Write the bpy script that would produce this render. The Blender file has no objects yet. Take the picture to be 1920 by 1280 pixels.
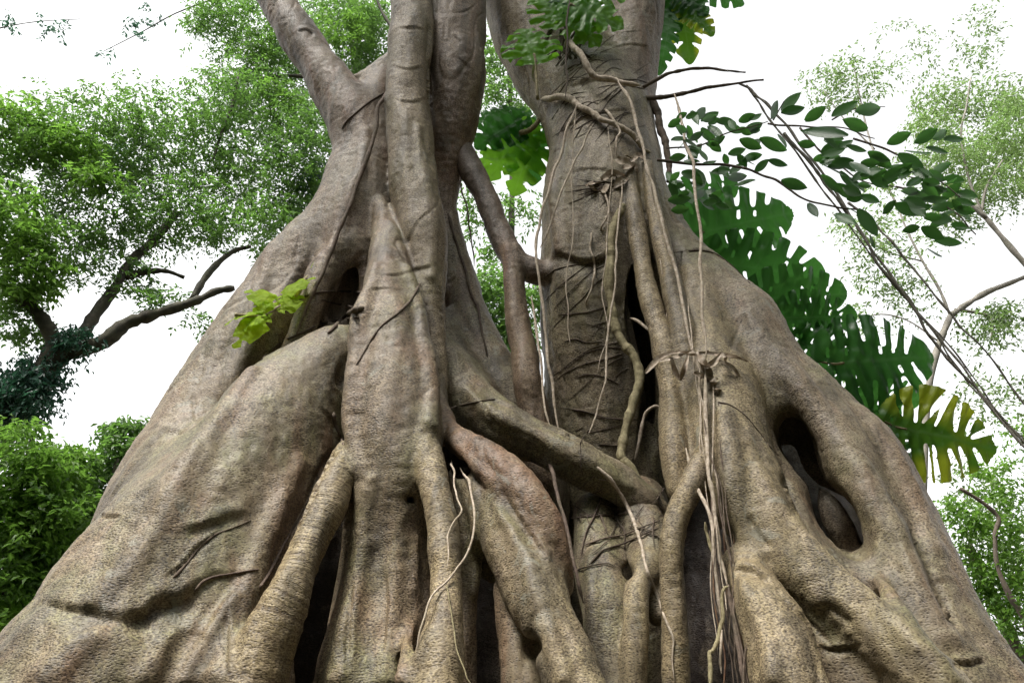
import bpy, math, random, time
import numpy as np
from mathutils import Vector
from mathutils.bvhtree import BVHTree

T0 = time.time()
VOX = 0.0145                      # sampling of the trunk surface, metres
rng = np.random.default_rng(7)
random.seed(7)
SC = bpy.context.scene
COL = SC.collection

# ------------------------------------------------------------------ camera
FPX = 1371.0                     # focal length in pixels of a 1920 wide frame
PITCH = math.radians(27.0)
CS, SN = math.cos(PITCH), math.sin(PITCH)
EYE = np.array([0.0, 0.0, 1.5])
cd = bpy.data.cameras.new('camera')
cam = bpy.data.objects.new('camera', cd)
COL.objects.link(cam)
cd.sensor_width = 36.0
cd.lens = 36.0 * FPX / 1920.0
cd.clip_start = 0.05
cd.clip_end = 2000
cam.location = EYE
cam.rotation_euler = (math.radians(90) + PITCH, 0, 0)
SC.camera = cam


def ray(px, py):
    xc, yc = (px - 960) / FPX, (640 - py) / FPX
    return np.array([xc, CS - yc * SN, SN + yc * CS])


def at(px, py, Y):
    """The point that stands Y metres in front of the camera on the sight line of a pixel, and its depth."""
    d = ray(px, py)
    t = Y / d[1]
    return EYE + d * t, t


def spline(P, n=6):
    """Catmull-Rom through the rows of P."""
    P = np.asarray(P, float)
    if len(P) < 3:
        return np.array([P[0] + (P[-1] - P[0]) * u for u in np.linspace(0, 1, n + 1)])
    Q = np.vstack([2 * P[0] - P[1], P, 2 * P[-1] - P[-2]])
    out = []
    for i in range(1, len(Q) - 2):
        p0, p1, p2, p3 = Q[i - 1], Q[i], Q[i + 1], Q[i + 2]
        for u in np.arange(n) / n:
            out.append(0.5 * (2 * p1 + (p2 - p0) * u + (2 * p0 - 5 * p1 + 4 * p2 - p3) * u * u + (3 * p1 - p0 - 3 * p2 + p3) * u ** 3))
    out.append(P[-1])
    return np.array(out)


# ------------------------------------------------------------------ noise
def _hash(i, j, k, seed):
    h = (i * 374761393 + j * 668265263 + k * 1274126177 + seed * 974634777) & 0xFFFFFFFF
    h = ((h ^ (h >> 13)) * 1103515245) & 0xFFFFFFFF
    h = h ^ (h >> 16)
    return (h & 0xFFFF).astype(np.float32) / 32767.5 - 1.0


def vnoise(P, scale, seed=0):
    q = np.asarray(P) * scale
    f = np.floor(q).astype(np.int64)
    u = (q - f).astype(np.float32)
    u = u * u * u * (u * (u * 6 - 15) + 10)
    out = 0
    for a in (0, 1):
        for b in (0, 1):
            for c in (0, 1):
                w = (u[:, 0] if a else 1 - u[:, 0]) * (u[:, 1] if b else 1 - u[:, 1]) * (u[:, 2] if c else 1 - u[:, 2])
                out = out + w * _hash(f[:, 0] + a, f[:, 1] + b, f[:, 2] + c, seed)
    return out


# ------------------------------------------------------------------ objects, properties
def tag(o, label=None, cat=None, group=None, kind=None):
    if label: o['label'] = label
    if cat: o['category'] = cat
    if group: o['group'] = group
    if kind: o['kind'] = kind
    return o


def empty(name, loc):
    o = bpy.data.objects.new(name, None)
    o.location = [float(v) for v in loc]
    o.empty_display_size = 0.2
    COL.objects.link(o)
    return o


def link(name, me, parent=None):
    o = bpy.data.objects.new(name, me)
    COL.objects.link(o)
    if parent is not None:
        o.parent = parent
        o.location = -parent.location       # meshes are written in world coordinates
    return o


def np_mesh(name, V, F, mats=(), attrs=None, smooth=True, normals=None):
    """V (n,3), F (m,3 or 4) -> mesh data; attrs {name: (n,) floats or (n,3) colours}"""
    V = np.asarray(V, np.float32); F = np.asarray(F, np.int32)
    me = bpy.data.meshes.new(name)
    m, k = F.shape
    me.vertices.add(len(V)); me.vertices.foreach_set('co', V.ravel())
    me.loops.add(m * k); me.loops.foreach_set('vertex_index', F.ravel())
    me.polygons.add(m)
    me.polygons.foreach_set('loop_start', np.arange(0, m * k, k, dtype=np.int32))
    me.polygons.foreach_set('loop_total', np.full(m, k, np.int32))
    me.polygons.foreach_set('use_smooth', np.full(m, smooth))
    for n_, a in (attrs or {}).items():
        a = np.asarray(a, np.float32)
        if a.ndim == 1:
            at_ = me.attributes.new(n_, 'FLOAT', 'POINT'); at_.data.foreach_set('value', a)
        else:
            at_ = me.attributes.new(n_, 'FLOAT_VECTOR', 'POINT'); at_.data.foreach_set('vector', a.ravel())
    for mt in mats:
        me.materials.append(mt)
    me.update(calc_edges=True)
    if normals is not None:
        me.normals_split_custom_set_from_vertices(np.asarray(normals, np.float32))
    return me


# ------------------------------------------------------------------ materials
class Nodes:
    def __init__(self, name):
        self.m = bpy.data.materials.new(name); self.m.use_nodes = True
        self.t = self.m.node_tree; self.t.nodes.clear()
        self.out = self.t.nodes.new('ShaderNodeOutputMaterial')

    def n(self, typ, ins=None, **kw):
        nd = self.t.nodes.new('ShaderNode' + typ)
        for k, v in kw.items():
            setattr(nd, k, v)
        for k, v in (ins or {}).items():
            s = nd.inputs[k]
            if isinstance(v, bpy.types.NodeSocket): self.t.links.new(v, s)
            else: s.default_value = v
        return nd

    def math(self, op, a, b=0.0, c=0.0, clamp=False):
        return self.n('Math', {0: a, 1: b, 2: c}, operation=op, use_clamp=clamp).outputs[0]

    def mix(self, f, a, b, mode='MIX'):
        nd = self.n('MixRGB', {'Fac': f}, blend_type=mode)
        for k, v in (('Color1', a), ('Color2', b)):
            if isinstance(v, bpy.types.NodeSocket): self.t.links.new(v, nd.inputs[k])
            else: nd.inputs[k].default_value = (*v, 1) if len(v) == 3 else v
        return nd.outputs[0]

    def ramp(self, f, stops):
        nd = self.n('ValToRGB', {'Fac': f}); cr = nd.color_ramp
        while len(cr.elements) < len(stops): cr.elements.new(0.5)
        for e, (p, c) in zip(cr.elements, stops):
            e.position = p; e.color = (*c, 1) if not isinstance(c, float) else (c, c, c, 1)
        return nd.outputs[0]

    def range(self, v, a, b, c=0.0, d=1.0):
        return self.n('MapRange', {'Value': v, 'From Min': a, 'From Max': b, 'To Min': c, 'To Max': d}).outputs[0]

    def noise(self, vec, scale, detail=2.0, rough=0.5, w=None, dist=0.0):
        ins = {'Vector': vec, 'Scale': scale, 'Detail': detail, 'Roughness': rough, 'Distortion': dist}
        if w is not None: ins['W'] = w
        return self.n('TexNoise', ins, noise_dimensions='4D' if w is not None else '3D').outputs[0]

    def attr(self, name, out='Fac'):
        return self.n('Attribute', attribute_name=name).outputs[out]

    def surf(self, s):
        self.t.links.new(s, self.out.inputs['Surface'])
        return self.m


def bark_material(name, base=(0.165, 0.136, 0.095), red=(0.14, 0.086, 0.054), olive=(0.115, 0.110, 0.058), grey=(0.195, 0.160, 0.130), pale=(0.21, 0.170, 0.104), bump=1.0):
    k = Nodes(name)
    pos = k.n('NewGeometry').outputs['Position']
    s = k.attr('along')
    ring = k.attr('ring')
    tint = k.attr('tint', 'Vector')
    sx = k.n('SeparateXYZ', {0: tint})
    big = k.noise(pos, 1.9, 3, 0.55)
    streak = k.noise(k.n('Mapping', {'Vector': pos, 'Scale': (7, 7, 0.9)}).outputs[0], 1.0, 3, 0.6)
    flat = k.n('Mapping', {'Vector': pos, 'Scale': (1, 1, 1.75)}).outputs[0]        # flecks lie across the grain
    fine = k.noise(flat, 74.0, 2.5, 0.62, dist=0.35)
    wob = k.n('VectorMath', {0: flat, 1: k.n('VectorMath', {0: k.n('TexNoise', {'Vector': pos, 'Scale': 9.0, 'Detail': 2.0}).outputs['Color'], 1: (0.05, 0.05, 0.05)}, operation='MULTIPLY').outputs[0]}, operation='ADD').outputs[0]
    pits = k.n('TexVoronoi', {'Vector': wob, 'Scale': 52.0, 'Randomness': 1.0}, feature='F1').outputs['Distance']
    size = k.noise(pos, 4.0, 2, 0.5)
    patch = k.noise(k.n('Mapping', {'Vector': pos, 'Scale': (1.6, 1.6, 0.8)}).outputs[0], 3.2, 4, 0.6, dist=0.4)
    vert = k.noise(k.n('Mapping', {'Vector': pos, 'Scale': (34, 34, 5)}).outputs[0], 1.0, 3, 0.6)
    lump = k.noise(pos, 11.0, 3, 0.55)
    wv = k.noise(pos, 5.0, 2, 0.5)
    rn = k.noise(k.n('CombineXYZ', {0: k.math('ADD', k.math('MULTIPLY', s, 62.0), k.math('MULTIPLY', wv, 3.5)), 1: k.math('MULTIPLY', big, 2.0)}).outputs[0], 1.0, 2, 0.6)
    # colour of the bark itself: tan, red-brown, olive algae, grey, with wandering borders
    w_p = k.math('MULTIPLY', k.math('MULTIPLY', sx.outputs[0], -1.0, clamp=True), k.range(big, 0.25, 0.5, 0.55, 1.0), clamp=True)
    w_r = k.math('ADD', sx.outputs[0], k.range(streak, 0.48, 0.72, 0, 0.65), clamp=True)
    w_o = k.math('ADD', sx.outputs[1], k.range(big, 0.46, 0.64, 0, 0.9), clamp=True)
    w_g = k.math('ADD', sx.outputs[2], k.range(lump, 0.55, 0.8, 0, 0.35), clamp=True)
    nz = k.n('SeparateXYZ', {0: k.n('NewGeometry').outputs['Normal']}).outputs[2]
    moss = k.math('MULTIPLY', k.range(nz, 0.15, 0.75), k.range(k.noise(pos, 3.1, 4, 0.6), 0.42, 0.62), clamp=True)      # algae on ledges that hold the rain
    c = k.mix(w_o, base, olive)
    c = k.mix(k.math('MULTIPLY', moss, 0.7), c, (0.12, 0.13, 0.05))
    c = k.mix(w_g, c, grey)
    c = k.mix(w_r, c, red)
    c = k.mix(w_p, c, pale)
    damp = k.noise(k.n('Mapping', {'Vector': pos, 'Scale': (5.5, 5.5, 0.55)}).outputs[0], 1.0, 4, 0.62, dist=0.3)
    c = k.mix(k.range(damp, 0.50, 0.64, 0, 0.62), c, (0.052, 0.046, 0.034))      # damp streaks down the bark
    c = k.mix(k.range(damp, 0.44, 0.30, 0, 0.35), c, (0.25, 0.205, 0.145))
    c = k.mix(k.math('SUBTRACT', sx.outputs[2], 1.0, clamp=True), c, (0.03, 0.022, 0.018))     # hollow shade painted near-black on inner walls; also darkens the aerial branch's bark
    c = k.mix(k.range(patch, 0.53, 0.66, 0, 0.5), c, (0.085, 0.075, 0.062))
    c = k.mix(k.range(patch, 0.42, 0.30, 0, 0.45), c, (0.27, 0.225, 0.17))
    c = k.mix(k.range(vert, 0.5, 0.72, 0, 0.35), c, (0.075, 0.055, 0.045))
    sm = k.range(k.noise(pos, 1.7, 3, 0.55, dist=0.5), 0.46, 0.62, 0.0, 0.5)           # where the skin is smooth
    fl = k.range(fine, 0.36, 0.62, 0.0, 1.0)
    fl = k.math('ADD', k.math('MULTIPLY', fl, k.math('SUBTRACT', 1.0, sm)), k.math('MULTIPLY', sm, 0.55))
    pt = k.range(pits, 0.10, k.range(size, 0.3, 0.7, 0.30, 0.62), 0.0, 1.0)
    c = k.mix(1.0, c, k.ramp(fl, [(0.0, (0.38, 0.34, 0.32)), (0.45, (0.94, 0.92, 0.90)), (1.0, (1.52, 1.50, 1.42))]), 'MULTIPLY')
    c = k.mix(1.0, c, k.ramp(pt, [(0.0, (0.40, 0.36, 0.34)), (1.0, (1.16, 1.15, 1.13))]), 'MULTIPLY')
    rr = k.range(rn, 0.36, 0.56, 0, 1)
    dash = k.range(k.noise(k.n('Mapping', {'Vector': pos, 'Scale': (11, 11, 85)}).outputs[0], 1.0, 2, 0.5, dist=0.2), 0.60, 0.70, 0, 1)
    dash = k.math('MULTIPLY', dash, k.range(k.noise(pos, 2.6, 2, 0.5), 0.46, 0.62, 0, 0.38))
    c = k.mix(dash, c, (0.055, 0.04, 0.03))                                               # rows of lenticels
    lich = k.math('MULTIPLY', k.range(k.noise(pos, 6.5, 5, 0.68, dist=0.8), 0.58, 0.64, 0, 1), k.range(k.noise(pos, 1.1, 2, 0.5), 0.5, 0.62, 0, 0.45))
    c = k.mix(lich, c, (0.235, 0.24, 0.20))                                               # grey-green lichen
    c = k.mix(k.math('MULTIPLY', ring, 0.85, clamp=True), c, k.mix(1.0, c, k.ramp(rr, [(0.0, (0.42, 0.36, 0.32)), (1.0, (1.2, 1.2, 1.15))]), 'MULTIPLY'))
    scar = k.range(k.noise(k.n('Mapping', {'Vector': pos, 'Scale': (0.8, 0.8, 4.5)}).outputs[0], 2.0, 4, 0.62, dist=0.6), 0.66, 0.76, 0, 1)
    c = k.mix(k.math('MULTIPLY', scar, 0.5), c, (0.10, 0.075, 0.055))
    h = k.math('MULTIPLY_ADD', fl, 0.35, k.math('MULTIPLY', pt, 0.75))
    h = k.math('MULTIPLY_ADD', lump, 0.9, h)
    h = k.math('ADD', h, k.math('MULTIPLY', k.math('MULTIPLY', rr, ring), 0.8))
    h = k.math('SUBTRACT', h, k.math('MULTIPLY', dash, 0.2))
    b = k.n('Bump', {'Strength': 0.42 * bump, 'Distance': 0.007, 'Height': h}).outputs[0]
    p = k.n('BsdfPrincipled', {'Base Color': c, 'Roughness': 0.56, 'Normal': b, 'Specular IOR Level': 0.38})
    return k.surf(p.outputs[0])


def wood_material(name, col, dark, scale=40.0):
    k = Nodes(name)
    pos = k.n('NewGeometry').outputs['Position']
    v = k.noise(pos, scale, 3, 0.6)
    big = k.noise(pos, 5.0, 2, 0.5)
    c = k.mix(k.range(v, 0.35, 0.65), dark, col)
    c = k.mix(k.range(big, 0.4, 0.75, 0, 0.5), c, tuple(0.6 * a + 0.4 * b for a, b in zip(dark, (0.14, 0.15, 0.07))))
    b = k.n('Bump', {'Strength': 0.5, 'Distance': 0.006, 'Height': v}).outputs[0]
    return k.surf(k.n('BsdfPrincipled', {'Base Color': c, 'Roughness': 0.8, 'Normal': b, 'Specular IOR Level': 0.25}).outputs[0])


def leaf_material(name, dark, light, trans, tmix=0.45, rough=0.42, veins=False, edge=None):
    k = Nodes(name)
    var = k.attr('var')
    c = k.mix(var, dark, light)
    t = k.mix(var, tuple(0.72 * v for v in trans), trans)
    if edge is not None:                                    # leaves that turn yellow from the tips
        e = k.attr('edge')
        c = k.mix(k.range(e, 0.22, 0.6), c, edge)
        t = k.mix(k.range(e, 0.22, 0.6), t, tuple(min(1, 1.5 * v) for v in edge))
    ins = {'Roughness': rough, 'Specular IOR Level': 0.4}
    if veins:
        pos = k.n('NewGeometry').outputs['Position']
        nz = k.noise(pos, 14.0, 3, 0.6)
        vn = k.attr('vein')
        c = k.mix(k.range(nz, 0.35, 0.7, 0, 0.5), c, tuple(0.7 * v for v in dark))
        c = k.mix(k.math('MULTIPLY', vn, 0.55), c, tuple(0.5 * v + 0.10 for v in light))
        ins['Normal'] = k.n('Bump', {'Strength': 0.4, 'Distance': 0.01, 'Height': k.math('ADD', vn, k.math('MULTIPLY', nz, 0.6))}).outputs[0]
    p = k.n('BsdfPrincipled', {'Base Color': c, **ins})
    tr = k.n('BsdfTranslucent', {'Color': t})
    return k.surf(k.n('MixShader', {0: tmix, 1: p.outputs[0], 2: tr.outputs[0]}).outputs[0])


M = {}
M['bark'] = bark_material('fig_bark')
M['vine'] = wood_material('pale_vine', (0.54, 0.46, 0.37), (0.30, 0.24, 0.18))
M['vine_olive'] = wood_material('olive_vine', (0.33, 0.29, 0.17), (0.17, 0.14, 0.08))
M['vine_brown'] = wood_material('brown_vine', (0.15, 0.11, 0.085), (0.07, 0.05, 0.04))
M['root_red'] = wood_material('reddish_root', (0.16, 0.085, 0.05), (0.08, 0.045, 0.03))
M['rootlet'] = wood_material('dark_rootlet', (0.095, 0.068, 0.052), (0.045, 0.032, 0.026))
M['dead'] = wood_material('withered_leaf', (0.50, 0.43, 0.35), (0.24, 0.18, 0.13), 25.0)
M['mossy'] = wood_material('mossy_branch', (0.06, 0.052, 0.036), (0.022, 0.022, 0.016), 9.0)
M['greybark'] = wood_material('grey_branch', (0.24, 0.22, 0.19), (0.13, 0.12, 0.105), 8.0)
M['twig'] = wood_material('twig', (0.13, 0.10, 0.08), (0.07, 0.055, 0.045), 8.0)

# ------------------------------------------------------------------ the fig trees: one smooth surface over many swelling roots
class Fig:
    """Tubes blended by a smooth minimum of their distances, sampled on a grid and skinned."""
    def __init__(self, lo, hi):
        self.lo = np.array(lo, np.float32)
        n = np.ceil((np.array(hi) - lo) / VOX).astype(int)
        self.D = np.full(n, 1.0, np.float32)
        self.tubes = []

    def centre(self, pts, ground):
        W = []
        for px, py, Y, r in pts:
            p, t = at(px, py, Y)
            W.append([*p, r * t / FPX])
        if ground:
            a, b = np.array(W[-2]), np.array(W[-1])
            d = b[:3] - a[:3]; d /= np.linalg.norm(d)
            drop = b[2] + 0.15
            hx = d[:2] / max(-d[2], 0.35) * drop
            hl = np.linalg.norm(hx)
            if hl > 0.7: hx *= 0.7 / hl
            W.append([b[0] + hx[0] * .5, b[1] + hx[1] * .5, b[2] - drop * .5, b[3] * 1.08])
            W.append([b[0] + hx[0], b[1] + hx[1], -0.15, b[3] * 1.3])
        return spline(W, 5)

    def dist(self, S, P):
        best = None
        for a, b in zip(S[:-1], S[1:]):
            ab = b[:3] - a[:3]; L2 = float(ab @ ab) + 1e-9
            q = P - a[:3]
            u = np.clip((q @ ab) / L2, 0, 1)
            d = np.sqrt(((q - u[..., None] * ab) ** 2).sum(-1)) - (a[3] + u * (b[3] - a[3]))
            best = d if best is None else np.minimum(best, d)
        return best

    def box(self, S, m):
        lo = np.floor(((S[:, :3] - S[:, 3:4]).min(0) - m - self.lo) / VOX).astype(int)
        hi = np.ceil(((S[:, :3] + S[:, 3:4]).max(0) + m - self.lo) / VOX).astype(int)
        return np.clip(lo, 0, self.D.shape), np.clip(hi, 0, self.D.shape)

    def field(self, S, m):
        """Distance to the tube in its own sub-box, filled segment by segment."""
        lo, hi = self.box(S, m)
        sh = hi - lo
        if (sh <= 0).any(): return None
        d = np.full(sh, 9.0, np.float32)
        for a, b in zip(S[:-1], S[1:]):
            l2, h2 = self.box(np.array([a, b]), m)
            l2 = np.maximum(l2, lo); h2 = np.minimum(h2, hi)
            if (h2 <= l2).any(): continue
            ax = [((np.arange(l2[i], h2[i]) * VOX + self.lo[i]) - a[i]).astype(np.float32) for i in range(3)]
            X, Y, Z = ax[0][:, None, None], ax[1][None, :, None], ax[2][None, None, :]
            ab = (b[:3] - a[:3]).astype(np.float32); L2 = float(ab @ ab) + 1e-9
            u = np.clip((X * ab[0] + Y * ab[1] + Z * ab[2]) / L2, 0, 1)
            dd = np.sqrt((X - u * ab[0]) ** 2 + (Y - u * ab[1]) ** 2 + (Z - u * ab[2]) ** 2) - (a[3] + u * (b[3] - a[3]))
            sl = tuple(slice(l2[i] - lo[i], h2[i] - lo[i]) for i in range(3))
            np.minimum(d[sl], dd.astype(np.float32), out=d[sl])
        return tuple(slice(lo[i], hi[i]) for i in range(3)), d

    def add(self, part, pts, k=0.09, ground=False, tint=(0, 0, 0), ring=0.0):
        S = self.centre(pts, ground).astype(np.float32)
        r = self.field(S, k + 2 * VOX)
        if r is not None:
            sl, d = r
            g = self.D[sl]
            h = np.maximum(k - np.abs(g - d), 0) / k
            self.D[sl] = np.minimum(g, d) - h * h * k * 0.25
        self.tubes.append((part, S, np.array(tint, np.float32), ring))

    def cut(self, pts, k=0.05):
        S = self.centre(pts, False).astype(np.float32)
        r = self.field(S, k + 2 * VOX)
        if r is None: return
        sl, d = r
        d = -d
        g = self.D[sl]
        h = np.maximum(k - np.abs(g - d), 0) / k
        self.D[sl] = np.maximum(g, d) + h * h * k * 0.25

    def front(self, px, py):
        """How far off (in metres, straight ahead) the wood already stands on a sight line."""
        d = ray(px, py)
        Y = np.arange(2.8, 6.4, VOX * 0.7)
        P = EYE + d * (Y / d[1])[:, None]
        q = np.rint((P - self.lo) / VOX).astype(int)
        ok = ((q >= 0) & (q < self.D.shape)).all(1)
        q = q[ok]
        h = np.nonzero(self.D[q[:, 0], q[:, 1], q[:, 2]] < 0)[0]
        return Y[ok][h[0]] if len(h) else None

    def ridge(self, part, pts, sink=0.35, k=0.035, ground=False, tint=(0, 0, 0), ring=0.0):
        """A sinewy strand fused to the wood behind it."""
        out = []
        for px, py, r in pts:
            Y = self.front(px, min(py, 1278))
            if Y is None: continue
            if out and abs(Y - out[-1][2]) > 0.45: Y = out[-1][2] + math.copysign(0.12, Y - out[-1][2])
            t = Y / ray(px, py)[1]
            out.append((px, py, Y + sink * r * t / FPX, r))
        if len(out) > 2: self.add(part, out, k, ground, tint, ring)

    def skin(self):
        D = self.D; S = D < 0
        c = np.zeros(np.array(D.shape) - 1, np.uint8)
        offs = [(i, j, l) for i in (0, 1) for j in (0, 1) for l in (0, 1)]
        n = c.shape
        for o in offs:
            c += S[o[0]:o[0] + n[0], o[1]:o[1] + n[1], o[2]:o[2] + n[2]]
        act = np.argwhere((c > 0) & (c < 8))
        vals = [D[act[:, 0] + o[0], act[:, 1] + o[1], act[:, 2] + o[2]] for o in offs]
        acc = np.zeros((len(act), 3), np.float32); cnt = np.zeros(len(act), np.float32)
        for a in range(8):
            for b in range(a + 1, 8):
                oa, ob = np.array(offs[a]), np.array(offs[b])
                if np.abs(oa - ob).sum() != 1: continue
                va, vb = vals[a], vals[b]
                x = (va < 0) != (vb < 0)
                u = np.where(x, va / np.where(x, va - vb, 1), 0)
                acc += np.where(x[:, None], oa + u[:, None] * (ob - oa), 0); cnt += x
        V = (act + acc / cnt[:, None]) * VOX + self.lo
        vid = np.full(n, -1, np.int32); vid[act[:, 0], act[:, 1], act[:, 2]] = np.arange(len(act))
        F = []
        for ax in range(3):
            sl0 = [slice(1, -1)] * 3; sl1 = [slice(1, -1)] * 3
            sl0[ax] = slice(0, -1); sl1[ax] = slice(1, None)
            A, B = S[tuple(sl0)], S[tuple(sl1)]
            e = np.argwhere(A != B)
            flip = A[e[:, 0], e[:, 1], e[:, 2]]
            e = e + 1; e[:, ax] -= 1
            p, q = [(1, 2), (2, 0), (0, 1)][ax]
            def get(dp, dq):
                g = e.copy(); g[:, p] -= dp; g[:, q] -= dq
                return vid[g[:, 0], g[:, 1], g[:, 2]]
            f = np.stack([get(1, 1), get(0, 1), get(0, 0), get(1, 0)], 1)
            f[~flip] = f[~flip][:, ::-1]
            F.append(f)
        F = np.vstack(F); F = F[(F >= 0).all(1)]
        return V.astype(np.float32), F


def vert_normals(V, F):
    N = np.zeros_like(V)
    fn = np.cross(V[F[:, 2]] - V[F[:, 0]], V[F[:, 3]] - V[F[:, 1]])
    for i in range(4):
        for a in range(3):
            N[:, a] += np.bincount(F[:, i], fn[:, a], len(V))
    return N / (np.linalg.norm(N, axis=1, keepdims=True) + 1e-12)


SURF = []          # (V, F) of every fig surface, for things that cling to it


def dent(V, N, dents):
    """Folds and grooves of the bark: each follows a line on the front of the trunk, deepest at the line and fading on one side."""
    R_ = V - EYE.astype(np.float32)
    dep = R_[:, 1] * CS + R_[:, 2] * SN
    ok = (dep > 0.5) & ((N * R_).sum(1) < 0)
    px = 960 + R_[:, 0] / np.maximum(dep, .1) * FPX
    py = 640 - (R_[:, 2] * CS - R_[:, 1] * SN) / np.maximum(dep, .1) * FPX
    off = np.zeros(len(V), np.float32)
    for line, wid, depth, lip, y0, y1 in dents:
        Q = spline(line, 5)
        m = np.nonzero(ok & (px > Q[:, 0].min() - 3 * wid) & (px < Q[:, 0].max() + 3 * wid) & (py > Q[:, 1].min() - 3 * wid) & (py < Q[:, 1].max() + 3 * wid) & (V[:, 1] > y0) & (V[:, 1] < y1))[0]
        if not len(m): continue
        best = np.full(len(m), 1e9); sg = np.zeros(len(m)); tt = np.zeros(len(m))
        for i, (a, b) in enumerate(zip(Q[:-1], Q[1:])):
            ab = b - a; l2 = ab @ ab + 1e-9
            wx, wy = px[m] - a[0], py[m] - a[1]
            u = np.clip((wx * ab[0] + wy * ab[1]) / l2, 0, 1)
            d = np.hypot(wx - u * ab[0], wy - u * ab[1])
            k_ = d < best
            best = np.where(k_, d, best); sg = np.where(k_, np.sign(ab[0] * wy - ab[1] * wx), sg); tt = np.where(k_, (i + u) / (len(Q) - 1), tt)
        end = np.clip(np.minimum(tt, 1 - tt) * 4, 0, 1); end = end * end * (3 - 2 * end)
        wav = 1 + 0.45 * vnoise(np.stack([px[m], py[m], px[m] * 0], 1), 0.03, 17)
        best = best / np.clip(wav, .4, 2)
        dn = np.exp(-(best / wid) ** 1.1)                       # the hollow side
        up = np.exp(-(best / (0.35 * wid)) ** 2)
        off[m] += (np.where(sg > 0, -depth * dn, -depth * up + lip * np.exp(-(best / wid) ** 2) * (1 - up)) * end).astype(np.float32)
    return V + N * off[:, None]


def build_fig(fig, root, dents=()):
    V, F = fig.skin()
    fig.D = None
    # slow swellings, flutes and knobs of the living wood
    N = vert_normals(V, F)
    st = V * np.array([1, 1, 0.35], np.float32)
    amp = 0.020 * vnoise(V, 2.6, 1) + 0.013 * vnoise(st, 6.5, 2) + 0.007 * vnoise(st, 15.0, 3) + 0.0035 * vnoise(V, 31.0, 4)
    seam = vnoise(V * np.array([1, 1, 0.22], np.float32) + 0.15 * np.stack([vnoise(V, 1.7, 21), vnoise(V, 1.7, 22), vnoise(V, 1.7, 23)], 1), 3.6, 11)
    amp -= 0.011 * np.clip(1 - np.abs(seam) * 9, 0, 1) ** 1.5 * np.clip(vnoise(V, 1.3, 12) * 2 + 0.3, 0, 1)
    fold = vnoise(V * np.array([0.5, 0.5, 1.6], np.float32) + 0.12 * np.stack([vnoise(V, 2.1, 31), vnoise(V, 2.1, 32), vnoise(V, 2.1, 33)], 1), 3.0, 13)
    amp -= 0.005 * np.clip(1 - np.abs(fold) * 14, 0, 1) ** 1.5 * np.clip(vnoise(V, 1.9, 14) * 2.2 - 0.2, 0, 1)
    # which tube each vertex belongs to, how far along it lies
    nv = len(V)
    best = np.full(nv, 9.0, np.float32); own = np.zeros(nv, np.int32)
    ws = np.zeros(nv, np.float32); along = np.zeros(nv, np.float32)
    ring = np.zeros(nv, np.float32); tint = np.zeros((nv, 3), np.float32)
    for ti, (part, S, tn, rg) in enumerate(fig.tubes):
        lo, hi = (S[:, :3] - S[:, 3:4]).min(0) - 0.15, (S[:, :3] + S[:, 3:4]).max(0) + 0.15
        ix = np.nonzero(((V > lo) & (V < hi)).all(1))[0]
        if not len(ix): continue
        P = V[ix]
        b = np.full(len(ix), 9.0, np.float32); sa = np.zeros(len(ix), np.float32)
        L = 0.0
        for p, q in zip(S[:-1], S[1:]):
            ab = q[:3] - p[:3]; l = float(np.linalg.norm(ab)) + 1e-9
            w = P - p[:3]
            u = np.clip(w @ ab / (l * l), 0, 1)
            d = np.linalg.norm(w - u[:, None] * ab, axis=1) - (p[3] + u * (q[3] - p[3]))
            m = d < b
            b = np.where(m, d, b); sa = np.where(m, L + u * l, sa)
            L += l
        wt = np.exp(-np.clip(b + 0.02, 0, 1) / 0.035) + 1e-6
        ws[ix] += wt; ring[ix] += wt * rg; tint[ix] += wt[:, None] * tn
        m = b < best[ix]
        best[ix[m]] = b[m]; own[ix[m]] = ti; along[ix[m]] = sa[m]
    ws = np.maximum(ws, 1e-9)
    ring /= ws; tint /= ws[:, None]
    amp -= ring * 0.0035 * np.clip(vnoise(np.stack([along * 1.0, along * 0, along * 0], 1), 34.0, 9) + 0.2, 0, 1)
    V = V + N * amp[:, None]
    V = dent(V, vert_normals(V, F), dents)
    N = vert_normals(V, F)
    SURF.append((V, F))
    # each named part becomes a mesh of its own, shaded with the whole surface's normals
    names = [t[0] for t in fig.tubes]
    keys = list(dict.fromkeys(names))
    kid = np.array([keys.index(x) for x in names])
    fo = kid[own[F]]
    srt = np.sort(fo, axis=1)
    fk = np.where((srt[:, 1] == srt[:, 2]), srt[:, 1], srt[:, 3])
    # stray islands of a part go to the part around them
    fk = fk.copy()
    for i in range(len(keys)):
        idx = np.nonzero(fk == i)[0]
        if not len(idx): continue
        lab = np.full(nv, -1, np.int64); f = F[idx]
        u = np.unique(f); lab[u] = u
        while True:
            m = lab[f].min(1)
            old = lab[f].copy()
            for c_ in range(4): np.minimum.at(lab, f[:, c_], m)
            lab[u] = lab[lab[u]]
            if (lab[f] == old).all(): break
        fl = lab[f[:, 0]]
        ids, cnt = np.unique(fl, return_counts=True)
        for q, n_ in zip(ids, cnt):
            if n_ < cnt.max():
                isl = idx[fl == q]
                touch = np.isin(F, F[isl]).any(1) & (fk != i)
                if touch.any(): fk[isl] = np.bincount(fk[touch]).argmax()
    for i, key in enumerate(keys):
        f = F[fk == i]
        if not len(f): continue
        u, inv = np.unique(f, return_inverse=True)
        nm = key.split('#')[0]
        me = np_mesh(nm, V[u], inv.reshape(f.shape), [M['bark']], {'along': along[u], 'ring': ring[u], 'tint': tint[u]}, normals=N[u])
        link(nm, me, root)
    print('fig', root.name, len(V), 'verts', round(time.time() - T0, 1), 's')


RED, OLV, GRY, TAN = (0.65, 0, 0), (0.0, 0.6, 0.0), (0.0, 0.0, 0.75), (0, 0, 0)

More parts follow.
